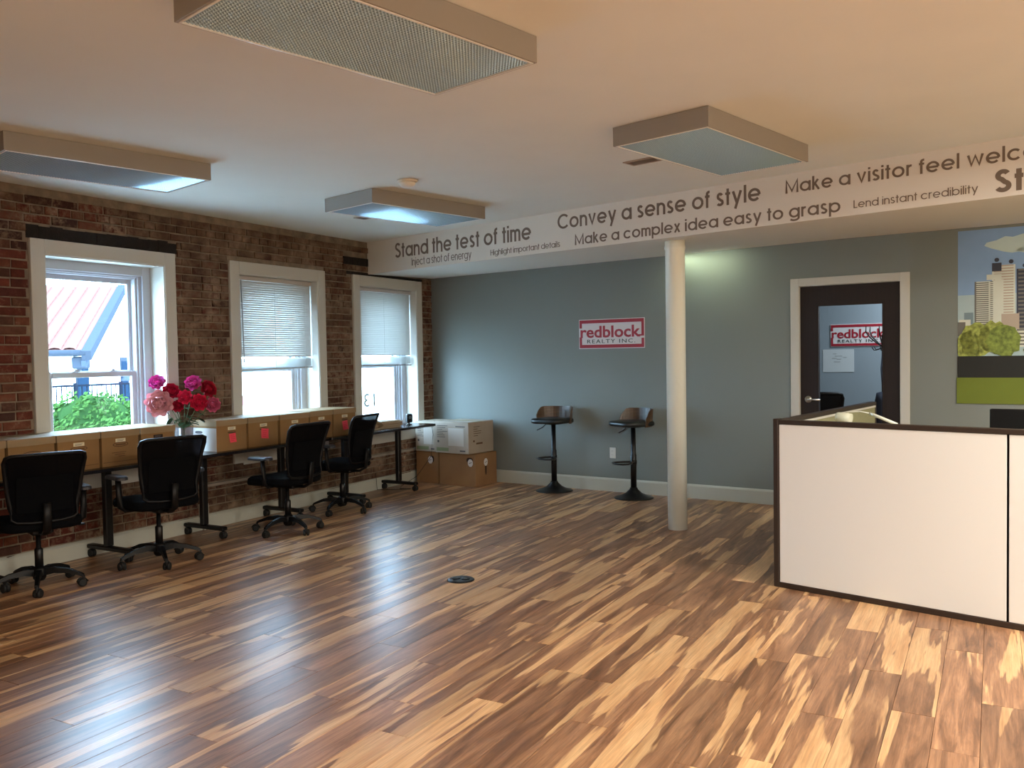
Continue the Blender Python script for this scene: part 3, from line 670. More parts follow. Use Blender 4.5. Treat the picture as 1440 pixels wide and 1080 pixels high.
# ------------------------------------------------------------------ cardboard file boxes on the tables
def ell(cx, cz, rx, rz, n=16, p=2.6):
    return [(cx+rx*math.copysign(abs(cos(2*pi*i/n))**(2/p), cos(2*pi*i/n)), cz+rz*math.copysign(abs(sin(2*pi*i/n))**(2/p), sin(2*pi*i/n))) for i in range(n)]
def fplate(mb, pts, x0, th=.0012, axis='x', mi=0):   # flat plate standing on a box face; pts are (y,z) for axis x or (x,z) for axis y
    n = len(pts)
    if axis == 'x': vs = [(x0, a, b) for a, b in pts]+[(x0+th, a, b) for a, b in pts]
    else: vs = [(a, x0, b) for a, b in pts]+[(a, x0+th, b) for a, b in pts]
    return mb.add(vs, [tuple(range(n-1,-1,-1)), tuple(range(n, 2*n))]+[(i, (i+1)%n, n+(i+1)%n, n+i) for i in range(n)], mi)
def file_box(s, w, off, label, group, note=None, card=None, hole=True, logo=False, side_white=False, yaw=0, dh=0, dark_card=False, lines=False):
    dpt, h = .385, .262+dh
    t = empty('file_box', WP(off-dpt/2, s, TZ+.0006), ABR+yaw, label, 'box', group)
    hx = dpt/2; hy = w/2
    mb = MB(); mb.box(-hx, hx, -hy, hy, 0, h-.004, ch=.0015)
    part('box_body', mb, KRAFT, t)
    if side_white: 
        mb = MB().box(-hx+.002, hx-.001, -hy-.0012, -hy, .002, h-.062); part('side_panel', mb, WBOX, t, label='white side panel')
        mb = MB(); fplate(mb, ell(-.02, h*.62, .045, .012), -hy-.0022, .001, 'y'); fplate(mb, [(-.07, .06), (.05, .06), (.05, .066), (-.07, .066)], -hy-.0022, .001, 'y'); fplate(mb, [(-.07, .045), (.02, .045), (.02, .05), (-.07, .05)], -hy-.0022, .001, 'y')
        part('side_print', mb, mat('grey_print', (84,80,80), .8), t)
    R = random.Random(int(s*1000)); mb = MB()
    lw = .006; n = 9     # lid skirt with a slightly wavy lower edge
    x0, x1, y0, y1 = -hx-lw, hx+lw, -hy-lw, hy+lw
    mb.box(x0, x1, y0, y1, h-.003, h+.004, ch=.002)
    def skirt(p, q):
        vs = []; fs = []
        for i in range(n+1):
            f = i/n; x = p[0]+(q[0]-p[0])*f; y = p[1]+(q[1]-p[1])*f; bul = .0025*sin(pi*f)*R.uniform(.3, 1.2); nx, ny = p[2], p[3]
            vs += [(x, y, h), (x+nx*bul, y+ny*bul, h-.046+R.uniform(-.001, .001)), (x-nx*.003, y-ny*.003, h-.046), (x-nx*.003, y-ny*.003, h)]
        for i in range(n):
            for k in range(4): fs.append((i*4+k, (i+1)*4+k, (i+1)*4+(k+1)%4, i*4+(k+1)%4))
        mb.add(vs, fs)
    skirt((x1, y0, 1, 0), (x1, y1, 1, 0)); skirt((x0, y1, -1, 0), (x0, y0, -1, 0)); skirt((x0, y0, 0, -1), (x1, y0, 0, -1)); skirt((x1, y1, 0, 1), (x0, y1, 0, 1))
    part('lid', mb, LIDM, t)
    if hole:
        mb = MB(); fplate(mb, ell(0, h-.105, .046, .010), hx-.0002); o = part('hand_hole', mb, SLOT, t)
        mb = MB(); fplate(mb, ell(0, h-.103, .052, .004), hx, .003); part('hole_fold', mb, KRAFT2, t)
    if card:
        mb = MB(); mb.box(hx, hx+.0015, -.042, .042, h-.086, h-.060); part('label_card', mb, CARD if not dark_card else SLOT, t)
        mb = MB(); mb.box(hx+.0016, hx+.0022, -.03, .02, h-.079, h-.076); mb.box(hx+.0016, hx+.0022, -.03, .028, h-.071, h-.068); part('label_writing', mb, mat('biro_blue', (96,90,96), .8), t)
    if logo:
        mb = MB(); fplate(mb, ell(0, h-.104, .066, .018, 20, 2.0), hx+.0001, .0006); part('oval_logo', mb, INK, t)
        mb = MB(); fplate(mb, ell(0, h-.104, .058, .0125, 20, 2.0), hx+.0008, .0006); part('logo_centre', mb, KRAFT, t)
        mb = MB(); fplate(mb, [(-.042, h-.109), (.042, h-.109), (.042, h-.100), (-.042, h-.100)], hx+.0015, .0005); part('logo_bar', mb, INK, t)
    if lines:
        mb = MB()
        for k, (a, b) in enumerate(((-.075, .045), (-.05, .035), (-.02, .035))): mb.box(hx, hx+.0006, a, b, h-.165-k*.014, h-.161-k*.014)
        mb.box(hx, hx+.0006, -hy+.01, hy-.01, .030, .033)
        part('printed_lines', mb, INK, t)
    if note:
        y, z, w_, h_, r_ = note; T = Matrix.Translation((hx+.002, y, z)) @ Matrix.Rotation(r_, 4, 'X')
        mb = MB(); vs = []; m = 5
        for i in range(m+1):
            f = i/m
            for yy in (-w_/2, w_/2): vs.append(T @ V((.001+.009*(1-f)**2, yy, -h_/2+h_*f)))
        vs += [v+V((.0005,0,0)) for v in vs]; q = 2*(m+1)
        mb.add(vs, [(2*i+1, 2*i, 2*i+2, 2*i+3) for i in range(m)]+[(q+2*i, q+2*i+1, q+2*i+3, q+2*i+2) for i in range(m)]); nt_ = part('sticky_note', mb, NOTE, t)
        mb = MB()
        for k in range(4): mb.box(.0065-.0012*k, .0072-.0012*k, -w_*.32, w_*R.uniform(.1, .34), -h_*.3+h_*.19*k, -h_*.3+h_*.19*k+.003, T=T)
        part('handwriting', mb, NOTEI, nt_)
    return t
G1 = 'brown file boxes under the left window'; G2 = 'brown file boxes under the middle window'
for (a, b, lab, kw) in [(-.49, -.16, 'brown file box at the left picture edge, mostly cut off', dict(logo=True)),
    (-.152, .186, 'brown file box with an oval logo, behind the left chair, nothing on its lid', dict(logo=True)),
    (.194, .53, 'brown file box with torn label above oval logo, third left of vase', dict(logo=True, card=True, lines=True)),
    (.537, .862, 'brown file box with printed lines below its logo, second left of vase', dict(logo=True, card=True, lines=True)),
    (.872, 1.195, 'brown file box with a dark label holder, left of the flower vase', dict(logo=True, card=True, dark_card=True))]:
    file_box((a+b)/2, b-a-.014, .40, lab, G1, hole=False, **kw)
for (a, b, lab, kw) in [(1.607, 1.955, 'brown file box with a white side and a pink note, right of the vase', dict(note=(.005, .107, .072, .078, .05), side_white=True)),
    (1.965, 2.335, 'brown file box with a big crooked pink note, second right of the vase', dict(note=(.01, .112, .088, .088, -.12))),
    (2.352, 2.745, 'brown file box without a note, third right of the vase', dict()),
    (2.752, 3.078, 'brown file box half hidden by a chair back, fourth right of the vase', dict(dh=.004)),
    (3.086, 3.432, 'brown file box with a curled pink note, last of the row, beside the corner window', dict(note=(.0, .10, .08, .09, .08), dh=.004))]:
    file_box((a+b)/2, b-a-.014, .40, lab, G2, card=True, **kw)

# ------------------------------------------------------------------ office chairs (front is +X)
def mesh_fabric():
    m = bpy.data.materials.new('mesh_fabric'); m.use_nodes = True; nt = m.node_tree; N = nt.nodes; L = nt.links
    b = N['Principled BSDF']; b.inputs['Base Color'].default_value = (.003,.003,.004,1); b.inputs['Roughness'].default_value = .9; b.inputs['Specular IOR Level'].default_value = .05
    t = N.new('ShaderNodeBsdfTransparent'); mx = N.new('ShaderNodeMixShader'); mx.inputs[0].default_value = .90
    L.new(t.outputs[0], mx.inputs[1]); L.new(b.outputs[0], mx.inputs[2]); L.new(mx.outputs[0], N['Material Output'].inputs[0]); return m
MESHF = mesh_fabric()
def back_pt(y, z):     # the curved surface of the back rest; z from seat up
    f = (z-.52)/.43
    return V((-.235 - .10*f - .03*(1-(2*f-1)**2)*-1 + .045*(y/.24)**2, y, z))
def make_chair():
    t = empty('office_chair', (0,0,0), 0, 'x', 'chair', 'black mesh office chairs at the training tables')
    part('base_hub', MB().lathe([(.03,.055),(.04,.07),(.045,.10),(.042,.135),(.03,.15)], 20), BLACKP, t)
    for k in range(5):
        a = radians(72*k+20); R_ = Matrix.Rotation(a, 4, 'Z'); mb = MB()
        prof = [(.03,.11,.024,.022),(.10,.122,.022,.019),(.19,.113,.018,.014),(.262,.088,.015,.011),(.288,.075,.014,.010)]
        vs = [R_ @ V(p) for (r, z, w, h) in prof for p in ((r,-w,z-h),(r,w,z-h),(r,w*.7,z+h),(r,-w*.7,z+h))]; n = len(prof)
        mb.add(vs, [(4*i+j, 4*i+(j+1)%4, 4*(i+1)+(j+1)%4, 4*(i+1)+j) for i in range(n-1) for j in range(4)]+[(3,2,1,0), tuple(4*(n-1)+j for j in range(4))])
        lg = part('leg', mb, BLACKP, t)
        mb = MB(); c = R_ @ V((.288, 0, 0)); b_ = a + 1.1*k+.4; C_ = Matrix.Translation((c.x+.012*cos(b_), c.y+.012*sin(b_), .0275)) @ Matrix.Rotation(b_, 4, 'Z') @ Matrix.Rotation(pi/2, 4, 'X')
        mb.lathe([(.018,-.026),(.0275,-.022),(.0275,-.006),(.012,-.003),(.012,.003),(.0275,.006),(.0275,.022),(.018,.026)], 16, T=C_); mb.lathe([(.009,.03),(.009,.075)], 8, (c.x, c.y, 0))
        C2 = Matrix.Translation((c.x+.012*cos(b_), c.y+.012*sin(b_), 0)) @ Matrix.Rotation(b_, 4, 'Z')
        arc = [(.033*cos(q), 0, .0275+.033*sin(q)) for q in [radians(x) for x in range(10, 181, 24)]]
        mb.tube([C2 @ V(p) for p in arc], .012, 8, flat=.35)
        part('caster', mb, RUBBER, lg)
    part('gas_column', MB().lathe([(.027,.14),(.027,.27),(.022,.275),(.016,.28),(.016,.40)], 18), BLACKM, t)
    mb = MB().box(-.13, .12, -.07, .07, .385, .43, ch=.012); mb.tube([(.05,-.07,.405),(.05,-.2,.40),(.05,-.27,.395)], .006, 8)
    part('tilt_mechanism', mb, BLACKP, t)
    lv = part('lever_paddle', MB().box(.03, .075, -.31, -.265, .388, .400, ch=.004), BLACKP, t)
    o = rrect(.50, .50, .10, 6, .03, 0); n = len(o); vs = []; fs = []
    for (k, z) in ((.88, .425), (.97, .435), (1, .455), (.98, .482), (.90, .497), (.5, .500)):
        for (x, y) in o:
            X = .03+(x-.03)*k; zz = z - (.025*max(0, (X-.14)/.14)**2) + (.008*(abs(y)/.25)**2 if z > .47 else 0); vs.append((X, y*k, zz))
    for k in range(5):
        for i in range(n): fs.append((k*n+i, k*n+(i+1)%n, (k+1)*n+(i+1)%n, (k+1)*n+i))
    fs += [tuple(range(n-1,-1,-1)), tuple(range(5*n, 6*n))]
    part('seat', MB().add(vs, fs, 0, True), BLACKF, t)
    # back: frame loop, mesh panel, lumbar bar, spine
    def outline(k=1, n=8):
        pts = []
        for (y, z, r) in ((-.185, .50, .05), (.185, .50, .05), (.245, .94, .05), (-.245, .94, .05)): pts.append((y, z))
        q = [(-.17,.50),(-.09,.492),(0,.49),(.09,.492),(.17,.50),(.195,.52),(.205,.60),(.218,.70),(.232,.82),(.243,.90),(.235,.935),(.205,.945),(.1,.948),(0,.95),(-.1,.948),(-.205,.945),(-.235,.935),(-.243,.90),(-.232,.82),(-.218,.70),(-.205,.60),(-.195,.52)]
        return q
    q = outline(); part('back_frame', MB().tube([back_pt(y, z) for y, z in q], .015, 8, closed=True, flat=.8), BLACKP, t)
    mb = MB(); ny, nz = 8, 10; vs = []
    for j in range(nz+1):
        f = j/nz; z = .50+.44*f; w = .19+.048*f
        for i in range(ny+1): vs.append(back_pt(-w+2*w*i/ny, z))
    vs += [v+V((.004,0,0)) for v in vs]; m = (ny+1)*(nz+1); fs = []
    for j in range(nz):
        for i in range(ny): a = j*(ny+1)+i; fs += [(a, a+1, a+ny+2, a+ny+1), (m+a, m+a+ny+1, m+a+ny+2, m+a+1)]
    part('mesh_panel', mb.add(vs, fs, 0, True), MESHF, t)
    mb = MB()
    for (z0, z1) in ((.56, .80),):
        vs = []
        for j in range(5):
            z = z0+(z1-z0)*j/4
            for i in range(7): vs.append(back_pt(-.17+.34*i/6, z)+V((-.012, 0, 0)))
        vs += [v+V((.006,0,0)) for v in vs]; m = 35; fs = []
        for j in range(4):
            for i in range(6): a = j*7+i; fs += [(a, a+1, a+8, a+7), (m+a, m+a+7, m+a+8, m+a+1)]
        mb.add(vs, fs, 0, True)
    part('lumbar_pad', mb, BLACKF, t)
    part('back_spine', MB().tube([(-.08,0,.40),(-.20,0,.405),(-.265,0,.44),(-.275,0,.52),(-.285,0,.62)], .028, 8, flat=.45), BLACKP, t)
    for s in (-1, 1):
        ar = part('arm_post', MB().tube([(-.02,s*.16,.42),(-.02,s*.25,.425),(-.02,s*.285,.455),(-.015,s*.29,.55),(-.005,s*.29,.655)], .022, 8, flat=.6), BLACKP, t)
        o = rrect(.245, .085, .035, 4, .02, s*.29)
        mb = MB(); n = len(o); vs = [(x, y, .655) for x, y in o]+[(x, y, .672) for x, y in o]+[(.02+(x-.02)*.93, s*.29+(y-s*.29)*.85, .681) for x, y in o]
        mb.add(vs, [tuple(range(n-1,-1,-1)), tuple(range(2*n, 3*n))]+[(k*n+i, k*n+(i+1)%n, (k+1)*n+(i+1)%n, (k+1)*n+i) for k in range(2) for i in range(n)], 0, False)
        part('arm_pad', mb, mat('arm_pad_grey', (46,48,54), .35), t)
    return t
ch0 = make_chair()
for i, (x, y, a, s_, lab) in enumerate([(-6.20, 2.03, 174, .97, 'black mesh office chair nearest the left picture edge, back towards the room'), (-6.27, 2.88, 180, 1, 'black mesh office chair in front of the flower vase'),
        (-6.50, 4.13, 194, 1.0, 'third black mesh office chair, armrest out to the left before pink notes'), (-6.93, 5.02, 203, 1, 'black mesh office chair nearest the corner, before the folder stack')]):
    o = ch0 if i == 0 else copy_tree(ch0); o.location = (x, y, 0); o.rotation_euler = (0, 0, radians(a)); o.scale = (s_, s_, s_); o['label'] = lab

# ------------------------------------------------------------------ vase and peonies
random.seed(11)
VG = bpy.data.materials.new('vase_glass'); VG.use_nodes = True; _b = VG.node_tree.nodes['Principled BSDF']; _b.inputs['Base Color'].default_value = (.8,.78,.8,1); _b.inputs['Roughness'].default_value = .05; _b.inputs['Transmission Weight'].default_value = .9
vp = WP(.22, 1.43, TZ+.0006)
t = empty('flower_vase', vp, 0, 'square clear glass vase between the two rows of boxes', 'vase')
def ring4(w, z): return [(-w,-w,z),(w,-w,z),(w,w,z),(-w,w,z)]
mb = MB(); vs = ring4(.05,0)+ring4(.055,.22)+ring4(.05,.22)+ring4(.045,.012)
mb.add(vs, [(3,2,1,0)]+[(k*4+i, k*4+(i+1)%4, (k+1)*4+(i+1)%4, (k+1)*4+i) for k in range(3) for i in range(4)]+[(12,13,14,15)])
part('vase_glass', mb, VG, t)
part('ribbon', MB().tube([V((.058*cos(a), .058*sin(a), .13+.004*sin(3*a))) for a in [2*pi*i/16 for i in range(16)]], .004, 6, closed=True), mat('purple_ribbon', (92,60,74), .6), t)
LEAFM = mat('leaf_green', (44,74,40), .5, noise=.4, nscale=20); STEMM = mat('stem_green', (70,92,52), .6)
def petal(mb, a, tilt, L_, W_, cup, base, T, mi=0):
    R_ = Matrix.Rotation(a, 4, 'Z'); nu, nv = 4, 4; vs = []
    for j in range(nv+1):
        v = j/nv; wd_ = W_*(.42,.82,1.05,1.0,.62)[j]*(1-.08*random.random()); el = tilt + cup*v
        r = base; z = 0; st = L_/nv
        for q in range(j): e = tilt+cup*(q+.5)/nv; r += st*cos(e); z += st*sin(e)
        for i in range(nu+1):
            u = -1+2*i/nu; ruf = .06*L_*sin(u*4+a*3)*(v**2)
            vs.append(T @ R_ @ V((r-abs(u)**2*.18*L_*v, u*wd_, z+ruf+.10*L_*u*u)))
    mb.add(vs, [(j*(nu+1)+i, j*(nu+1)+i+1, (j+1)*(nu+1)+i+1, (j+1)*(nu+1)+i) for j in range(nv) for i in range(nu)], mi, True)
def peony(w, rad, rgb, label, look, spread=1.0):
    w = V(w); t = empty('peony', w, 0, label, 'flower', 'artificial peonies in the vase')
    d = V(look).normalized(); T = d.to_track_quat('Z', 'Y').to_matrix().to_4x4()
    c = rgb; m1 = mat('petal_%d_%d_%d' % c, c, .6, noise=.22, nscale=30)
    rings = [(4, 1.3, .40, 1.5, .35), (6, 1.15, .55, 1.1, .5), (7, .9, .70, .95, .6), (8, .60, .84, .9, .62), (9, .25, .98, .85, .6), (9, -.15, 1.04, .9, .6)]
    for (n, tilt, L_, cup, W_) in rings:
        a0 = random.random()*6
        for k in range(n):
            mb = MB(); petal(mb, a0+2*pi*k/n+random.uniform(-.12,.12), tilt*spread+random.uniform(-.1,.1), rad*L_*1.05, rad*W_*.75, cup, rad*.05, T)
            part('petal', mb, m1, t)
    neck = vp + V((0,0,.20)) - w; base = vp + V((random.uniform(-.025,.025), random.uniform(-.025,.025), .02)) - w
    bk = -d*rad*.25
    mid = (bk+neck)*.5 + V((0,0,-.01))
    part('stem', MB().tube([bk, mid, neck, base], .0035, 6), STEMM, t)
    for (f, sd) in ((.55, 1), (.8, -1)):
        p = bk + (neck-bk)*f; dr = V((random.uniform(-1,1), random.uniform(-1,1), random.uniform(-.3,.35))).normalized(); sdv = dr.cross(V((0,0,1))).normalized(); L_ = .10; vs = []
        for j in range(5):
            v = j/4; w_ = .024*sin(pi*(.08+.87*v)); c_ = p + dr*L_*v + V((0,0,-.03*v*v))
            vs += [c_-sdv*w_+V((0,0,.006)), c_, c_+sdv*w_+V((0,0,.006))]
        part('leaf', MB().add(vs, [(3*j+i, 3*j+i+1, 3*j+4+i, 3*j+3+i) for j in range(4) for i in range(2)], 0, True), LEAFM, t)
    return t
cl = V((.87, -.43, .12))
for (x, y, z, r, c, lab, lk) in [(-7.00, 3.24, 1.315, .068, (230,84,180), 'magenta peony at the upper left of the bouquet', (.7,-.6,.5)),
    (-6.98, 3.24, 1.150, .112, (250,178,186), 'large pale pink peony, lowest and farthest left', (.9,-.45,.1)), (-6.965, 3.335, 1.24, .07, (196,20,70), 'crimson peony right of the upper left magenta one', (.8,-.2,.4)),
    (-6.93, 3.375, 1.125, .052, (190,22,64), 'small dark crimson peony in the middle, lowest of the small ones', (.8,-.5,-.1)), (-6.89, 3.42, 1.195, .06, (244,50,100), 'bright pink red peony in the centre of the bouquet', (.9,-.5,.1)),
    (-6.885, 3.495, 1.302, .07, (230,84,172), 'magenta peony at the top right of the bouquet', (.7,-.5,.5)), (-6.86, 3.60, 1.25, .078, (176,14,46), 'deep red peony at the upper right of the bouquet', (.8,.2,.4)),
    (-6.845, 3.52, 1.145, .072, (228,36,80), 'red pink peony low on the right, beside the mauve one', (.9,-.4,.1)), (-6.80, 3.615, 1.125, .064, (214,100,138), 'mauve pink peony, lowest right of the bouquet', (.9,-.1,0))]:
    peony((x, y, z), r, c, lab, lk)

# ------------------------------------------------------------------ folders and a small speaker on the corner table
random.seed(5)
zz = TZ+.0006
for k in range(8):
    th = .009+.004*(k % 3); L_ = .36; t = empty('manila_folder', WP(.235+random.uniform(-.012,.012), 3.88+random.uniform(-.02,.03), zz), ABR+random.uniform(-.09,.09),
        'manila folder, ' + ('at the bottom', 'second from the bottom', 'third from the bottom', 'fourth from the bottom', 'fourth from the top', 'third from the top', 'second from the top', 'at the top')[k] + ' of the stack on the corner table', 'folder', 'manila folders stacked on the corner table')
    fc = mat('manila_%d' % (k % 3), [(172,146,108),(150,122,86),(128,98,66)][k % 3], .8)
    mb = MB(); mb.box(-.12, .12, -.40, -.02, 0, .0012); part('cover', mb, fc, t)
    mb = MB(); mb.box(-.12, .12, -.40, -.02, th-.0012, th); mb.box(.12, .132, -.36+.05*(k % 4), -.26+.05*(k % 4), th-.0012, th); part('cover', mb, fc, t)
    part('papers', MB().box(-.115, .116, -.395, -.025, .0013, th-.0013), mat('paper_white', (176,160,134), .8), t); zz += th+.0004
# the stack is long: a second one lies end to end with it
zz = TZ+.0006
for k in range(7):
    th = .011; t = empty('manila_folder', WP(.235+random.uniform(-.012,.012), 4.31+random.uniform(-.02,.02), zz), ABR+random.uniform(-.08,.08),
        'brown folder, ' + ('at the bottom', 'second from the bottom', 'third from the bottom', 'in the middle', 'third from the top', 'second from the top', 'at the top')[k] + ' of the right hand folder stack by the speaker', 'folder', 'brown folders beside the speaker')
    fc = mat('manila_%d' % ((k+1) % 3)); part('cover', MB().box(-.12, .12, -.40, -.03, 0, .0012), fc, t); part('cover', MB().box(-.12, .12, -.40, -.03, th-.0012, th), fc, t)
    part('papers', MB().box(-.115, .116, -.395, -.035, .0013, th-.0013), mat('paper_white'), t); zz += th+.0004
t = empty('desk_speaker', WP(.27, 4.53, TZ+.0006), ABR-.5, 'small black speaker standing on the end of the corner table', 'speaker')
part('speaker_foot', MB().lathe([(.035,0),(.035,.006),(.012,.010),(.008,.028)], 18), BLACKP, t)
part('speaker_body', MB().box(-.03, .03, -.034, .034, .026, .125, ch=.008), BLACKP, t)
part('speaker_cone', MB().lathe([(.018,0),(.014,.003),(.006,.001)], 18, T=Matrix.Translation((.0302, 0, .085)) @ Matrix.Rotation(pi/2, 4, 'Y')), mat('speaker_cone', (70,84,84), .4), t)
o = link('speaker_cable', MB().tube([WP(.24, 4.50, TZ+.004), WP(.20, 4.44, TZ+.004), WP(.16, 4.40, TZ+.006), WP(.10, 4.42, TZ+.004), WP(.02, 4.46, TZ+.004)], .003, 6).mesh('speaker_cable', BLACKP), None, label='thin dark cable looped on the table left of the speaker', category='cable')
o = link('power_cord', MB().tube([WP(.47, 4.70, TZ-.03), WP(.475, 4.71, .60), WP(.45, 4.70, .35), WP(.30, 4.62, .12), WP(.16, 4.5, .012), WP(.25, 4.36, .008), WP(.36, 4.42, .008), WP(.22, 4.28, .008), WP(.05, 4.2, .01), WP(.035, 4.2, .2)], .003, 6).mesh('power_cord', BLACKP), None, label='thin black power cord hanging from the corner table to the floor', category='cable')

# ------------------------------------------------------------------ cartons in the corner
def carton(k, inn, z, w, d, h, rz, label, body, printed=False, hexes=(), tape=True):
    t = empty('cardboard_carton', KP(k, inn, z), AK+rz, label, 'box', 'cardboard cartons stacked in the corner')
    mb = MB(); mb.box(0, w, 0, d, 0, h-.004, ch=.004); part('carton_body', mb, body, t)
    mb = MB(); mb.box(.002, w-.002, .001, d/2-.002, h-.004, h-.001); mb.box(.002, w-.002, d/2+.002, d-.001, h-.004, h-.001); part('top_flap', mb, body, t)
    if tape: part('tape', MB().box(-.001, w+.001, d/2-.028, d/2+.028, h-.0008, h+.0004), mat('packing_tape', (176,160,130), .25), t)
    if printed:
        lab_ = mat('dark_print_ink'); f = MB()
        for j in range(7): f.box(.03, .03+w*random.uniform(.16,.34), -.001, 0, h*(.50+.06*j), h*(.50+.06*j)+.006)
        f.box(.035, .060, -.001, 0, h*.33, h*.33+.026); f.box(w*.62, w*.9, -.001, 0, h*.84, h*.87); f.box(w*.74, w*.9, -.001, 0, h*.07, h*.11)
        part('printing', f, lab_, t)
        g = MB()
        for j in range(5): g.box(w, w+.001, d*.2, d*random.uniform(.35,.6), h*(.55+.07*j), h*(.55+.07*j)+.006)
        g.box(w, w+.001, d*.18, d*.24, h*.36, h*.42); g.box(w, w+.001, d*.30, d*.55, h*.28, h*.33); part('printing', g, INK, t)
        me = lettering('tech', .09, .028, .01, .0008); me.materials.append(lab_)
        x = MB().box(.02, .20, -.001, 0, h*.06, h*.17); part('green_patch', x, mat('green_print', (120,128,92), .8), t)
        part('front_label', MB().box(w*.40, w*.86, -.0012, 0, h*.24, h*.80), mat('shipping_paper', (186,176,164), .6), t)
    for (face, u, v, hole) in hexes:
        n = 8; pts = [(u+.038*cos(2*pi*i/n+.4), v+.046*sin(2*pi*i/n+.4)) for i in range(n)]
        hp = ell(u+hole[0], v+hole[1], hole[2], hole[3])
        mb = MB(); fplate(mb, hp, -.0012 if face == 'f' else w, .0012, 'y' if face == 'f' else 'x'); part('hand_hole', mb, SLOT, t)
        mb = MB(); fplate(mb, pts, -.0028 if face == 'f' else w+.0014, .0014, 'y' if face == 'f' else 'x'); part('round_sticker', mb, mat('sticker_white', (206,200,196), .6), t)
        mb = MB(); fplate(mb, [(u-.02, v-.004), (u+.018, v+.01), (u+.02, v+.004), (u-.018, v-.01)], -.0034 if face == 'f' else w+.0029, .0005, 'y' if face == 'f' else 'x'); part('sticker_print', mb, INKB, t)
    return t
WCB = mat('pale_carton_board', (160,146,130), .7, noise=.06, nscale=6)
random.seed(9)
carton(.49, -.50, .001, .53, .42, .375, 0, 'plain brown carton with two white stickers, on the floor at the right', KRAFT2, hexes=(('f', .46, .275, (-.01,.03,.045,.03)), ('s', .20, .27, (0,-.05,.014,.10))))
carton(.115, -.47, .001, .345, .40, .375, 0, 'plain brown carton with one white sticker, on the floor by the brick wall', KRAFT2, hexes=(('f', .22, .275, (.02,.01,.035,.04)),))
carton(.455, -.52, .3775, .50, .47, .365, -.03, 'printed carton with shipping labels, on top at the right', WCB, printed=True)
carton(.125, -.49, .3775, .315, .40, .355, .02, 'pale printed carton with open white lid, on top by the brick wall', WCB, printed=True)

# ------------------------------------------------------------------ bar stools
WAL = mat('walnut_ply', (84,62,42), .35, noise=.3, nscale=6, aniso=(1,1,9)); SEATM = mat('black_vinyl', (22,26,26), .38)
def make_stool():
    t = empty('bar_stool', (0,0,0), 0, 'x', 'stool', 'black bar stools against the grey wall')
    part('base', MB().lathe([(.205,0),(.205,.006),(.19,.012),(.14,.026),(.085,.052),(.045,.09),(.036,.11)], 36), BLACKM, t)
    part('column', MB().lathe([(.031,.10),(.031,.45),(.027,.455),(.025,.46),(.025,.745)], 24), BLACKM, t)
    pts = [(.03,-.02,.375),(.08,-.075,.372),(.15,-.105,.37),(.20,-.09,.37),(.225,-.04,.37),(.23,0,.37),(.225,.04,.37),(.20,.09,.37),(.15,.105,.37),(.08,.075,.372),(.03,.02,.375)]
    mb = MB().tube(pts, .010, 8); mb.lathe([(.036,.355),(.036,.395)], 20); part('footrest', mb, BLACKM, t)
    part('height_lever', MB().tube([(0,-.03,.745),(.02,-.09,.73),(.03,-.12,.70),(.04,-.19,.665)], .006, 8), BLACKM, t)
    mb = MB().lathe([(.09,.735),(.09,.748)], 20); part('swivel_plate', mb, BLACKM, t)
    o = rrect(.40, .42, .13, 8, .02, 0); n = len(o); vs = []
    for (k, z) in ((.93,.750),(1,.762),(1,.785),(.95,.800),(.6,.806)): vs += [(.02+(x-.02)*k, y*k, z) for x, y in o]
    part('seat', MB().add(vs, [tuple(range(n-1,-1,-1)), tuple(range(4*n, 5*n))]+[(k*n+i, k*n+(i+1)%n, (k+1)*n+(i+1)%n, (k+1)*n+i) for k in range(4) for i in range(n)], 0, True), SEATM, t)
    vs = []; m = 18; R1 = .215
    for i in range(m+1):
        a = radians(180-86+172*i/m); f = abs(2*i/m-1); top = .925-.10*max(0, (f-.72)/.28)**1.6
        for (r, z) in ((R1,.745),(R1+.012,top),(R1+.002,top),(R1-.012,.745)): vs.append((.02+r*cos(a)*.98, r*sin(a), z))
    part('backrest', MB().add(vs, [(4*i+j, 4*(i+1)+j, 4*(i+1)+(j+1)%4, 4*i+(j+1)%4) for i in range(m) for j in range(4)]+[(0,1,2,3), (4*m+3,4*m+2,4*m+1,4*m)], 0, False), WAL, t)
    vs = []
    for i in range(m+1):
        a = radians(180-70+140*i/m)
        for (r, z) in ((R1-.010,.80),(R1-.003,.905),(R1-.018,.90),(R1-.028,.80)): vs.append((.02+r*cos(a)*.98, r*sin(a), z))
    return t
st0 = make_stool()
for i, (x, y, a, lab) in enumerate([(-6.09, 7.24, 278, 'black bar stool with a curved wooden back, standing farther from the column'), (-5.125, 7.37, 252, 'black bar stool with a curved wooden back, standing next to the column')]):
    o = st0 if i == 0 else copy_tree(st0); o.location = (x, y, .0005); o.rotation_euler = (0, 0, radians(a)); o['label'] = lab

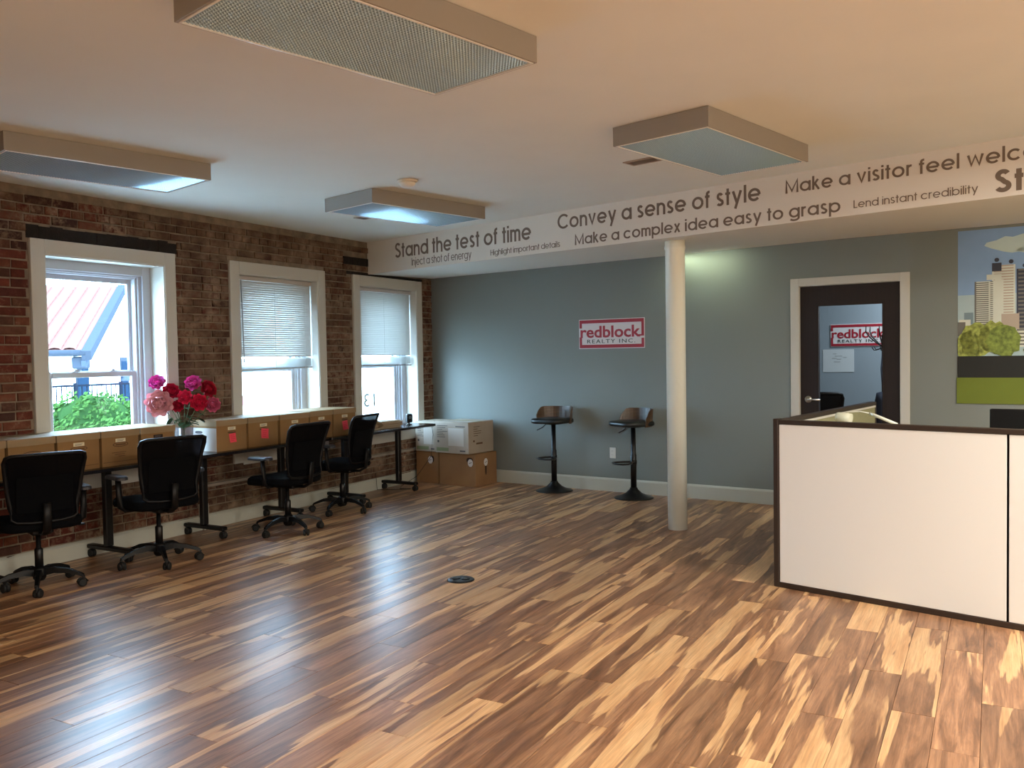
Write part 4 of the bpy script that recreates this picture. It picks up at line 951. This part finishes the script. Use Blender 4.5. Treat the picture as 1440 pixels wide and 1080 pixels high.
# ------------------------------------------------------------------ company sign, twice
def sign(name, loc, rz, w, h, label):
    t = empty(name, loc, rz, label, 'sign'); m = .012*w/.8
    part('sign_board', MB().box(0, w, -.008, -.0005, 0, h, ch=.001), SIGNW, t)
    mb = MB(); y0, y1 = -.0105, -.008; b = .036*w/.8; e = .008*w/.8
    mb.box(e, w-e, y0, y1, h-e-b, h-e); mb.box(e, w-e, y0, y1, e, e+b); mb.box(e, e+b*.8, y0, y1, h*.70, h-e-b); mb.box(e, e+b*.8, y0, y1, e+b, h*.40)
    mb.box(w-e-b*.8, w-e, y0, y1, h*.40, h-e-b); mb.box(w-e-b*.8, w-e, y0, y1, e+b, h*.33); mb.box(w-e-b*2.2, w-e-b*.6, y0, y1, h*.40, h*.45)
    part('sign_frame', mb, RED, t)
    me = lettering('redblock', w*.915, h*.40, .02, .003); me.materials.append(RED); link('sign_word', me, t, (w*.025, y1, h*.385))
    me = lettering('REALTY INC.', w*.73, h*.135, .0, .003, spacing=1.25); me.materials.append(SIGNI); link('sign_word', me, t, (w*.13, y1, h*.185))
    return t
sign('company_sign', KP(2.118, 0, 1.556), AK, .796, .322, 'red and white company sign on the grey wall, left of the column')
sign('company_sign', KP(4.375, RD, 1.535), AK, .61, .25, 'red and white company sign seen through the glass of the door')
o = link('paper_sheet', MB().box(0, .335, -.003, 0, 0, .255).mesh('paper_sheet', mat('sheet_white', (200,204,206), .7)), None, KP(4.29, RD-.0005, 1.25), AK, label='white sheet of paper on the office wall below the sign, behind the door glass', category='paper')
mb = MB()
for (a, b, c) in ((.11,.15,.20),(.13,.21,.175),(.10,.15,.15),(.15,.20,.14),(.12,.19,.11),(.22,.26,.16)): mb.box(a, b, -.0042, -.003, c, c+.010)
part('sheet_print', mb, mat('faint_print', (170,172,174), .8), o)

# office behind the door: chair and coat rack
o = copy_tree(ch0); o.location = KP(4.42, 1.0, .0005); o.rotation_euler = (0, 0, AK+radians(100)); o.scale = (1.12,)*3; o['label'] = 'dark office chair behind the glass door'; o['group'] = 'chair in the private office'
t = empty('coat_rack', KP(5.075, 1.0, .0005), AK, 'black coat rack with curved hooks behind the door glass', 'coat rack')
part('pole', MB().lathe([(.016,.02),(.016,1.62),(.02,1.63),(.008,1.66)], 14), BLACKM, t)
for k in range(4):
    a = pi/2*k+.3; part('leg', MB().tube([(0,0,.12),(.12*cos(a),.12*sin(a),.06),(.24*cos(a),.24*sin(a),.012)], .011, 8), BLACKM, t)
for k in range(6):
    a = 2*pi*k/6+.5; c_, s_ = cos(a), sin(a)
    part('hook', MB().tube([(0,0,1.52),(.06*c_,.06*s_,1.56),(.13*c_,.13*s_,1.62),(.17*c_,.17*s_,1.68),(.165*c_,.165*s_,1.73)], .007, 6), BLACKM, t)
    part('lower_hook', MB().tube([(0,0,1.52),(.05*c_,.05*s_,1.50),(.09*c_,.09*s_,1.49),(.11*c_,.11*s_,1.52)], .006, 6), BLACKM, t)
mb = MB(); n = 12; vs = []
for (w, d, z) in ((.02,.02,1.07),(.06,.05,1.06),(.075,.06,.98),(.08,.07,.8),(.085,.07,.6),(.08,.06,.48)):
    for i in range(n): a = 2*pi*i/n; vs.append((w*cos(a)*(1+.12*sin(3*a+z*9)), d*sin(a)*(1+.1*cos(4*a+z*7)), z))
mb.add(vs, [(k*n+i, k*n+(i+1)%n, (k+1)*n+(i+1)%n, (k+1)*n+i) for k in range(5) for i in range(n)]+[tuple(range(n)), tuple(5*n+i for i in range(n-1,-1,-1))], 0, True)
t = empty('hanging_bag', KP(5.085, .93, 0), AK, 'dark blue bag hanging on the coat rack behind the door glass', 'bag')
part('bag_body', mb, mat('navy_cloth', (44,54,72), .9), t); part('bag_strap', MB().tube([(.0,0,1.06),(-.02,.02,1.3),(-.01,.05,1.5)], .007, 6), mat('navy_cloth'), t)

# ------------------------------------------------------------------ outlets
def outlet(name, loc, rz, lab):     # plate faces local -Y
    t = empty(name, loc, rz, lab, 'outlet')
    part('cover_plate', MB().box(-.036, .036, -.006, -.0005, -.058, .058, ch=.002), mat('outlet_white', (214,212,204), .4), t)
    for z in (-.021, .021):
        s = part('socket', MB().slab([(x, y) for x, y in rrect(.034, .029, .010, 4, 0, 0)], .006, .008, T=Matrix.Translation((0,0,z)) @ Matrix.Rotation(pi/2, 4, 'X')), mat('outlet_white'), t)
        mb = MB()
        for x in (-.006, .006): mb.box(x-.001, x+.001, -.0085, -.008, z-.004, z+.005)
        part('socket_slots', mb, SLOT, s)
    return t
outlet('wall_outlet', KP(2.515, -.0005, .42), AK, 'white wall outlet low on the grey wall behind the right stool')
t = empty('surface_outlet', WP(.026, 1.775, .175), ABR+pi/2, 'white surface mounted outlet box on the brick wall under the desks', 'outlet')
part('outlet_box', MB().box(-.038, .038, -.03, .02, -.06, .06, ch=.003), mat('outlet_ivory', (190,184,170), .5), t)
for z in (-.022, .022): part('socket', MB().box(-.014, .014, -.032, -.030, z-.012, z+.012), mat('outlet_taupe', (110,100,88), .5), t)  # sockets in a darker tone than their box
part('conduit', MB().box(-.010, .010, -.02, -.003, -.174, -.061, ch=.002), mat('outlet_ivory'), t)
t = empty('floor_outlet', (-4.156, 3.955, .0005), .5, 'round black floor outlet with two covers in the middle of the floor', 'outlet')
part('outlet_ring', MB().lathe([(.092,0),(.092,.004),(.082,.009),(.072,.009)], 36), mat('dark_bronze', (40,42,46), .3, metal=.6), t)
for s in (-1, 1):
    p_ = part('outlet_cap', MB().lathe([(.030,.0092),(.030,.012),(.022,.013)], 20, (s*.034, 0, 0)), mat('bronze_cap', (24,24,26), .35, metal=.4), t)
    part('cap_slot', MB().box(s*.034-.010, s*.034+.010, -.003, .003, .0131, .0142), STEEL, p_)

# ------------------------------------------------------------------ cubicle, its desk, lamp and monitor
FR = mat('cubicle_frame_brown', (46,34,26), .45); PNL = mat('cubicle_panel_laminate', (222,220,214), .38); FAB = mat('cubicle_fabric', (138,136,104), .95, noise=.08, nscale=60)
t = empty('cubicle_partition', (-2.485, 5.12, 0), 0, 'low cream cubicle partition with dark brown trim', 'partition')
H_ = 1.065; x = .03; th = .06
for k in range(4):
    w = 1.29
    p_ = part('panel', MB().box(x+.006, x+w-.006, 0, .012, .035, H_-.03, ch=.0015), PNL, t)
    mb = MB(); mb.box(x-.004, x+.006, .004, .05, .03, H_-.02); mb.box(x+w-.006, x+w+.004, .004, .05, .03, H_-.02); part('joint_strip', mb, FR, t)
    part('inner_panel', MB().box(x+.006, x+w-.006, .04, .052, .035, H_-.03), FAB, t); x += w
part('top_rail', MB().box(.03, x, -.004, .058, H_-.028, H_, ch=.003), FR, t)
part('bottom_rail', MB().box(.03, x, -.004, .058, .001, .034, ch=.003), FR, t)
part('corner_post', MB().box(-.004, .03, -.004, .058, .001, H_+.006, ch=.003), FR, t)
sd = empty('cubicle_side_partition', (-2.485, 5.18, 0), radians(5.4), 'side wing of the cubicle with grey green fabric inside, running to the grey wall', 'partition')
L_ = 2.1
part('outer_panel', MB().box(0, .012, .035, L_, .035, H_-.03), PNL, sd); part('inner_panel', MB().box(.034, .046, .035, L_, .035, H_-.03), FAB, sd)
part('top_rail', MB().box(-.004, .05, .0, L_, H_-.028, H_, ch=.003), FR, sd); part('bottom_rail', MB().box(-.004, .05, 0, L_, .001, .034, ch=.003), FR, sd); part('end_post', MB().box(-.004, .05, L_, L_+.03, .001, H_, ch=.003), FR, sd); part('inner_trim', MB().box(.046, .052, .03, L_, H_-.045, H_-.03), WHITE, sd)
t = empty('cubicle_desk', (-2.3, 5.19, 0), 0, 'desk inside the cubicle, hidden behind its front panel', 'desk')
part('desktop', MB().box(0, 3.4, 0, .68, .715, .74, ch=.003), mat('desk_laminate', (200,190,168), .4), t)
for (a, b) in ((.04,.05),(3.36,.05),(.04,.63),(3.36,.63)): part('leg', MB().box(a-.02, a+.02, b-.02, b+.02, .001, .715), FR, t)
LAMPW = translucent_mat('lamp_shade_white', (232,232,212), .3, .5); LM = mat('lamp_white', (222,222,206), .4)
t = empty('desk_lamp', (-1.80, 5.62, .7405), 0, 'white desk lamp leaning over the cubicle front panel', 'lamp')
part('base', MB().lathe([(.085,0),(.085,.012),(.02,.02),(.012,.03)], 24), LM, t)
part('lower_arm', MB().tube([(0,0,.02),(.03,0,.12),(-.10,0,.28)], .008, 8), LM, t)
part('upper_arm', MB().tube([(-.10,0,.283),(-.20,0,.322),(-.27,0,.348)], .010, 8), LM, t)
part('neck', MB().tube([(-.27,0,.348),(-.33,0,.358),(-.40,0,.352),(-.45,0,.338)], .004, 6), LM, t)
T = Matrix.Translation((-.475, 0, .318)) @ Matrix.Rotation(radians(-82), 4, 'Y')
part('lamp_shade', MB().lathe([(.036,-.085),(.034,-.03),(.031,.0),(.026,.012),(.012,.018)], 24, T=T), LAMPW, t)
t = empty('monitor', (-1.12, 5.70, .7405), radians(3), 'black computer monitor behind the cubicle front panel', 'monitor')
part('stand_foot', MB().slab(rrect(.24, .18, .03), 0, .012), BLACKP, t); part('stand_neck', MB().box(-.03, .03, .02, .05, .012, .20, ch=.004), BLACKP, t)
part('screen_housing', MB().box(-.27, .27, -.015, .02, .075, .395, ch=.006), BLACKP, t)
part('screen', MB().box(-.255, .255, .0201, .0215, .09, .38), mat('screen_off', (8,8,10), .1), t)

# ------------------------------------------------------------------ outside: paving, gabled house, railing, shrub, street
HW = mat('stucco_white', (238,238,236), .9, noise=.03, spec=0); TILE = mat('clay_roof_tile', (96,64,58), .8, noise=.15, nscale=30, spec=0); BLUEG = mat('slate_blue_trim', (48,52,60), .7, spec=0); PANEB = mat('far_window_glass', (24,36,50), .2, spec=0)
part('ground_outside', MB().box(-42, -D-.01, -14, 46, -.45, -.35), mat('pale_paving', (196,196,192), .9, spec=0), None, loc=BP, rz=ABR, kind='structure')
# gabled house at 45 degrees to the wall, corner P
P = WP(-12, 8.64, 0); ha = ABR + radians(135)        # +x local runs back along the gable wall, +y local along the street side
hs = empty('gabled_house', P+V((0,0,-.35)), ha, 'white stucco house with a red tiled roof and slanting gable, outside the left window', 'house')
E_ = 2.08; RG = 3.85; GL = 4.9
part('gable_wall', MB().slab([(0,0),(1.75*GL,0),(1.75*GL,E_+.25*(RG-E_)),(GL,RG),(0,E_)], 0, .2, T=Matrix.Rotation(pi/2, 4, 'X') @ Matrix.Translation((0,0,-.2))), HW, hs)
part('street_wall', MB().box(0, .2, .2, 7, 0, E_), HW, hs)
rl = sqrt(GL**2+(RG-E_)**2); ang = atan2(RG-E_, GL); T = Matrix.Translation((-.15, 0, E_-.02)) @ Matrix.Rotation(-ang, 4, 'Y')
roof = part('roof_slab', MB().box(-.1, rl+.25, -.25, 7, .0, .06, T=T), TILE, hs)
nrow_, ncol_ = 16, 26
tile = MB(); vs = []
for i in range(5):
    a = pi*i/4; vs += [(0, .13*cos(a), .05*sin(a)), (rl/nrow_*1.1, .12*cos(a), .045*sin(a)+.015)]
tm = tile.add(vs, [(2*i, 2*i+1, 2*i+3, 2*i+2) for i in range(4)], 0, True).mesh('roof_tile', TILE)
for r in range(nrow_):
    for c in range(18):
        o = link('roof_tile', tm, roof, T @ V((rl/nrow_*r+.05, .05+.30*c, .062))); o.rotation_euler = (0, -ang, 0)
part('rake_board', MB().box(-.15, rl+.25, -.42, -.22, -.12, .10, T=T), BLUEG, hs); part('rake_moulding', MB().box(-.15, rl+.25, -.30, -.20, -.30, -.13, T=T), mat('rake_light', (56,62,74), .7, spec=0), hs)
part('gutter', MB().tube([(-.25, -.3, E_-.02), (-.25, 7, E_-.02)], .07, 8), BLUEG, hs); part('eave_bracket', MB().box(-.2, .25, -.3, 0, E_-.38, E_-.1, ch=.03), BLUEG, hs)
for (x0, x1, z0, z1) in ((.15, 1.55, .2, 1.86), (6.3, 7.7, .2, 1.98)):
    w = part('house_window', MB().box(x0, x1, -.03, .02, z0, z1), BLUEG, hs); part('pane', MB().box(x0+.06, x1-.06, -.04, -.03, z0+.5, z1-.12), PANEB, w)
part('chimney_pot', MB().lathe([(.14,1.30),(.16,1.34),(.12,1.38),(.10,1.55),(.13,1.6)], 14, (5.2, -.35, 0)), mat('pot_grey', (60,66,76), .8, spec=0), hs)
fz = 1.06
t = empty('iron_railing', WP(-9, 7.0, -.35), ABR, 'dark iron railing behind the green shrub, outside the left window', 'railing')
part('top_rail', MB().box(-.02, .02, -1.6, 1.6, fz+.33, fz+.37), mat('railing_grey', (22,26,34), .6, spec=0), t); part('bottom_rail', MB().box(-.015, .015, -1.6, 1.6, .1, .13), mat('railing_grey'), t)
bm_ = MB().box(-.008, .008, -.008, .008, .1, fz+.33).mesh('baluster', mat('railing_grey'))
for k in range(31): link('baluster', bm_, t, (0, -1.55+.103*k, 0))
for y in (-1.6, -.35, .62, 1.6): part('post', MB().box(-.025, .025, y-.025, y+.025, 0, fz+.40), mat('railing_grey'), t)
random.seed(2)
t = empty('green_shrub', WP(-7, 5.62, -.35), ABR, 'rounded light green shrub outside the left window', 'shrub')
part('trunk', MB().tube([(0,0,0),(.02,.01,.4),(0,0,.8)], .05, 8), mat('bark', (90,76,60), .9, spec=0), t)
mb = MB()
for k in range(5200):
    u = random.uniform(-1, 1); a = random.uniform(0, 2*pi); q = sqrt(1-u*u); r = .86*random.uniform(.7, 1)**.5*(1+.10*sin(3*a+4*u)+.07*sin(7*a-5*u))
    c = V((r*q*cos(a), r*q*sin(a)*1.05, .52+r*u*.92)); 
    if c.z < .02: continue
    n = V((random.gauss(0,1), random.gauss(0,1), random.gauss(0,1))).normalized(); s1 = n.orthogonal().normalized()*.045; s2 = n.cross(s1).normalized()*.022
    mb.add([c-s1, c+s2, c+s1, c-s2], [(0,1,2,3)], 0)
part('filler_core', MB().lathe([(.05,.05),(.5,.12),(.74,.45),(.72,.75),(.5,1.1),(.2,1.26),(.02,1.29)], 20), mat('core_green', (30,48,24), .9, spec=0), t)  # solid dark green core added to hide bright ground between the leaves
part('foliage', mb, mat('shrub_leaf', (50,74,36), .6, noise=.4, nscale=6, spec=0), t, kind='stuff')
# pale street front seen in the two other windows
t = empty('street_front', WP(-16, 15.0, -.35), ABR, 'pale building with a red band, seen under the lowered blinds', 'building')
part('front_wall', MB().box(-.3, 0, .8, 26, 0, 6), HW, t)
part('red_band', MB().box(0, .06, 1.5, 7.4, .30, .62), mat('red_band', (120,74,76), .8, spec=0), t)
part('cornice', MB().box(0, .2, 13, 22, .95, 1.15), BLUEG, t); part('cornice', MB().box(0, .12, 13, 22, .60, .68), mat('rake_light'), t)
for y in (14.5, 17.2, 19.6): w = part('shop_window', MB().box(0, .05, y, y+1.6, 1.25, 2.1), mat('rose_frame', (96,64,62), .8, spec=0), t); part('pane', MB().box(.05, .06, y+.1, y+1.5, 1.33, 2.02), mat('bright_far_glass', (54,70,78), .3, spec=0), w)
part('lamp_post', MB().tube([(1.6, 15.4, 0),(1.6, 15.4, 2.0),(1.6, 15.9, 2.15),(1.6, 17.5, 2.05)], .05, 8), mat('post_grey', (50,56,62), .6, spec=0), t)
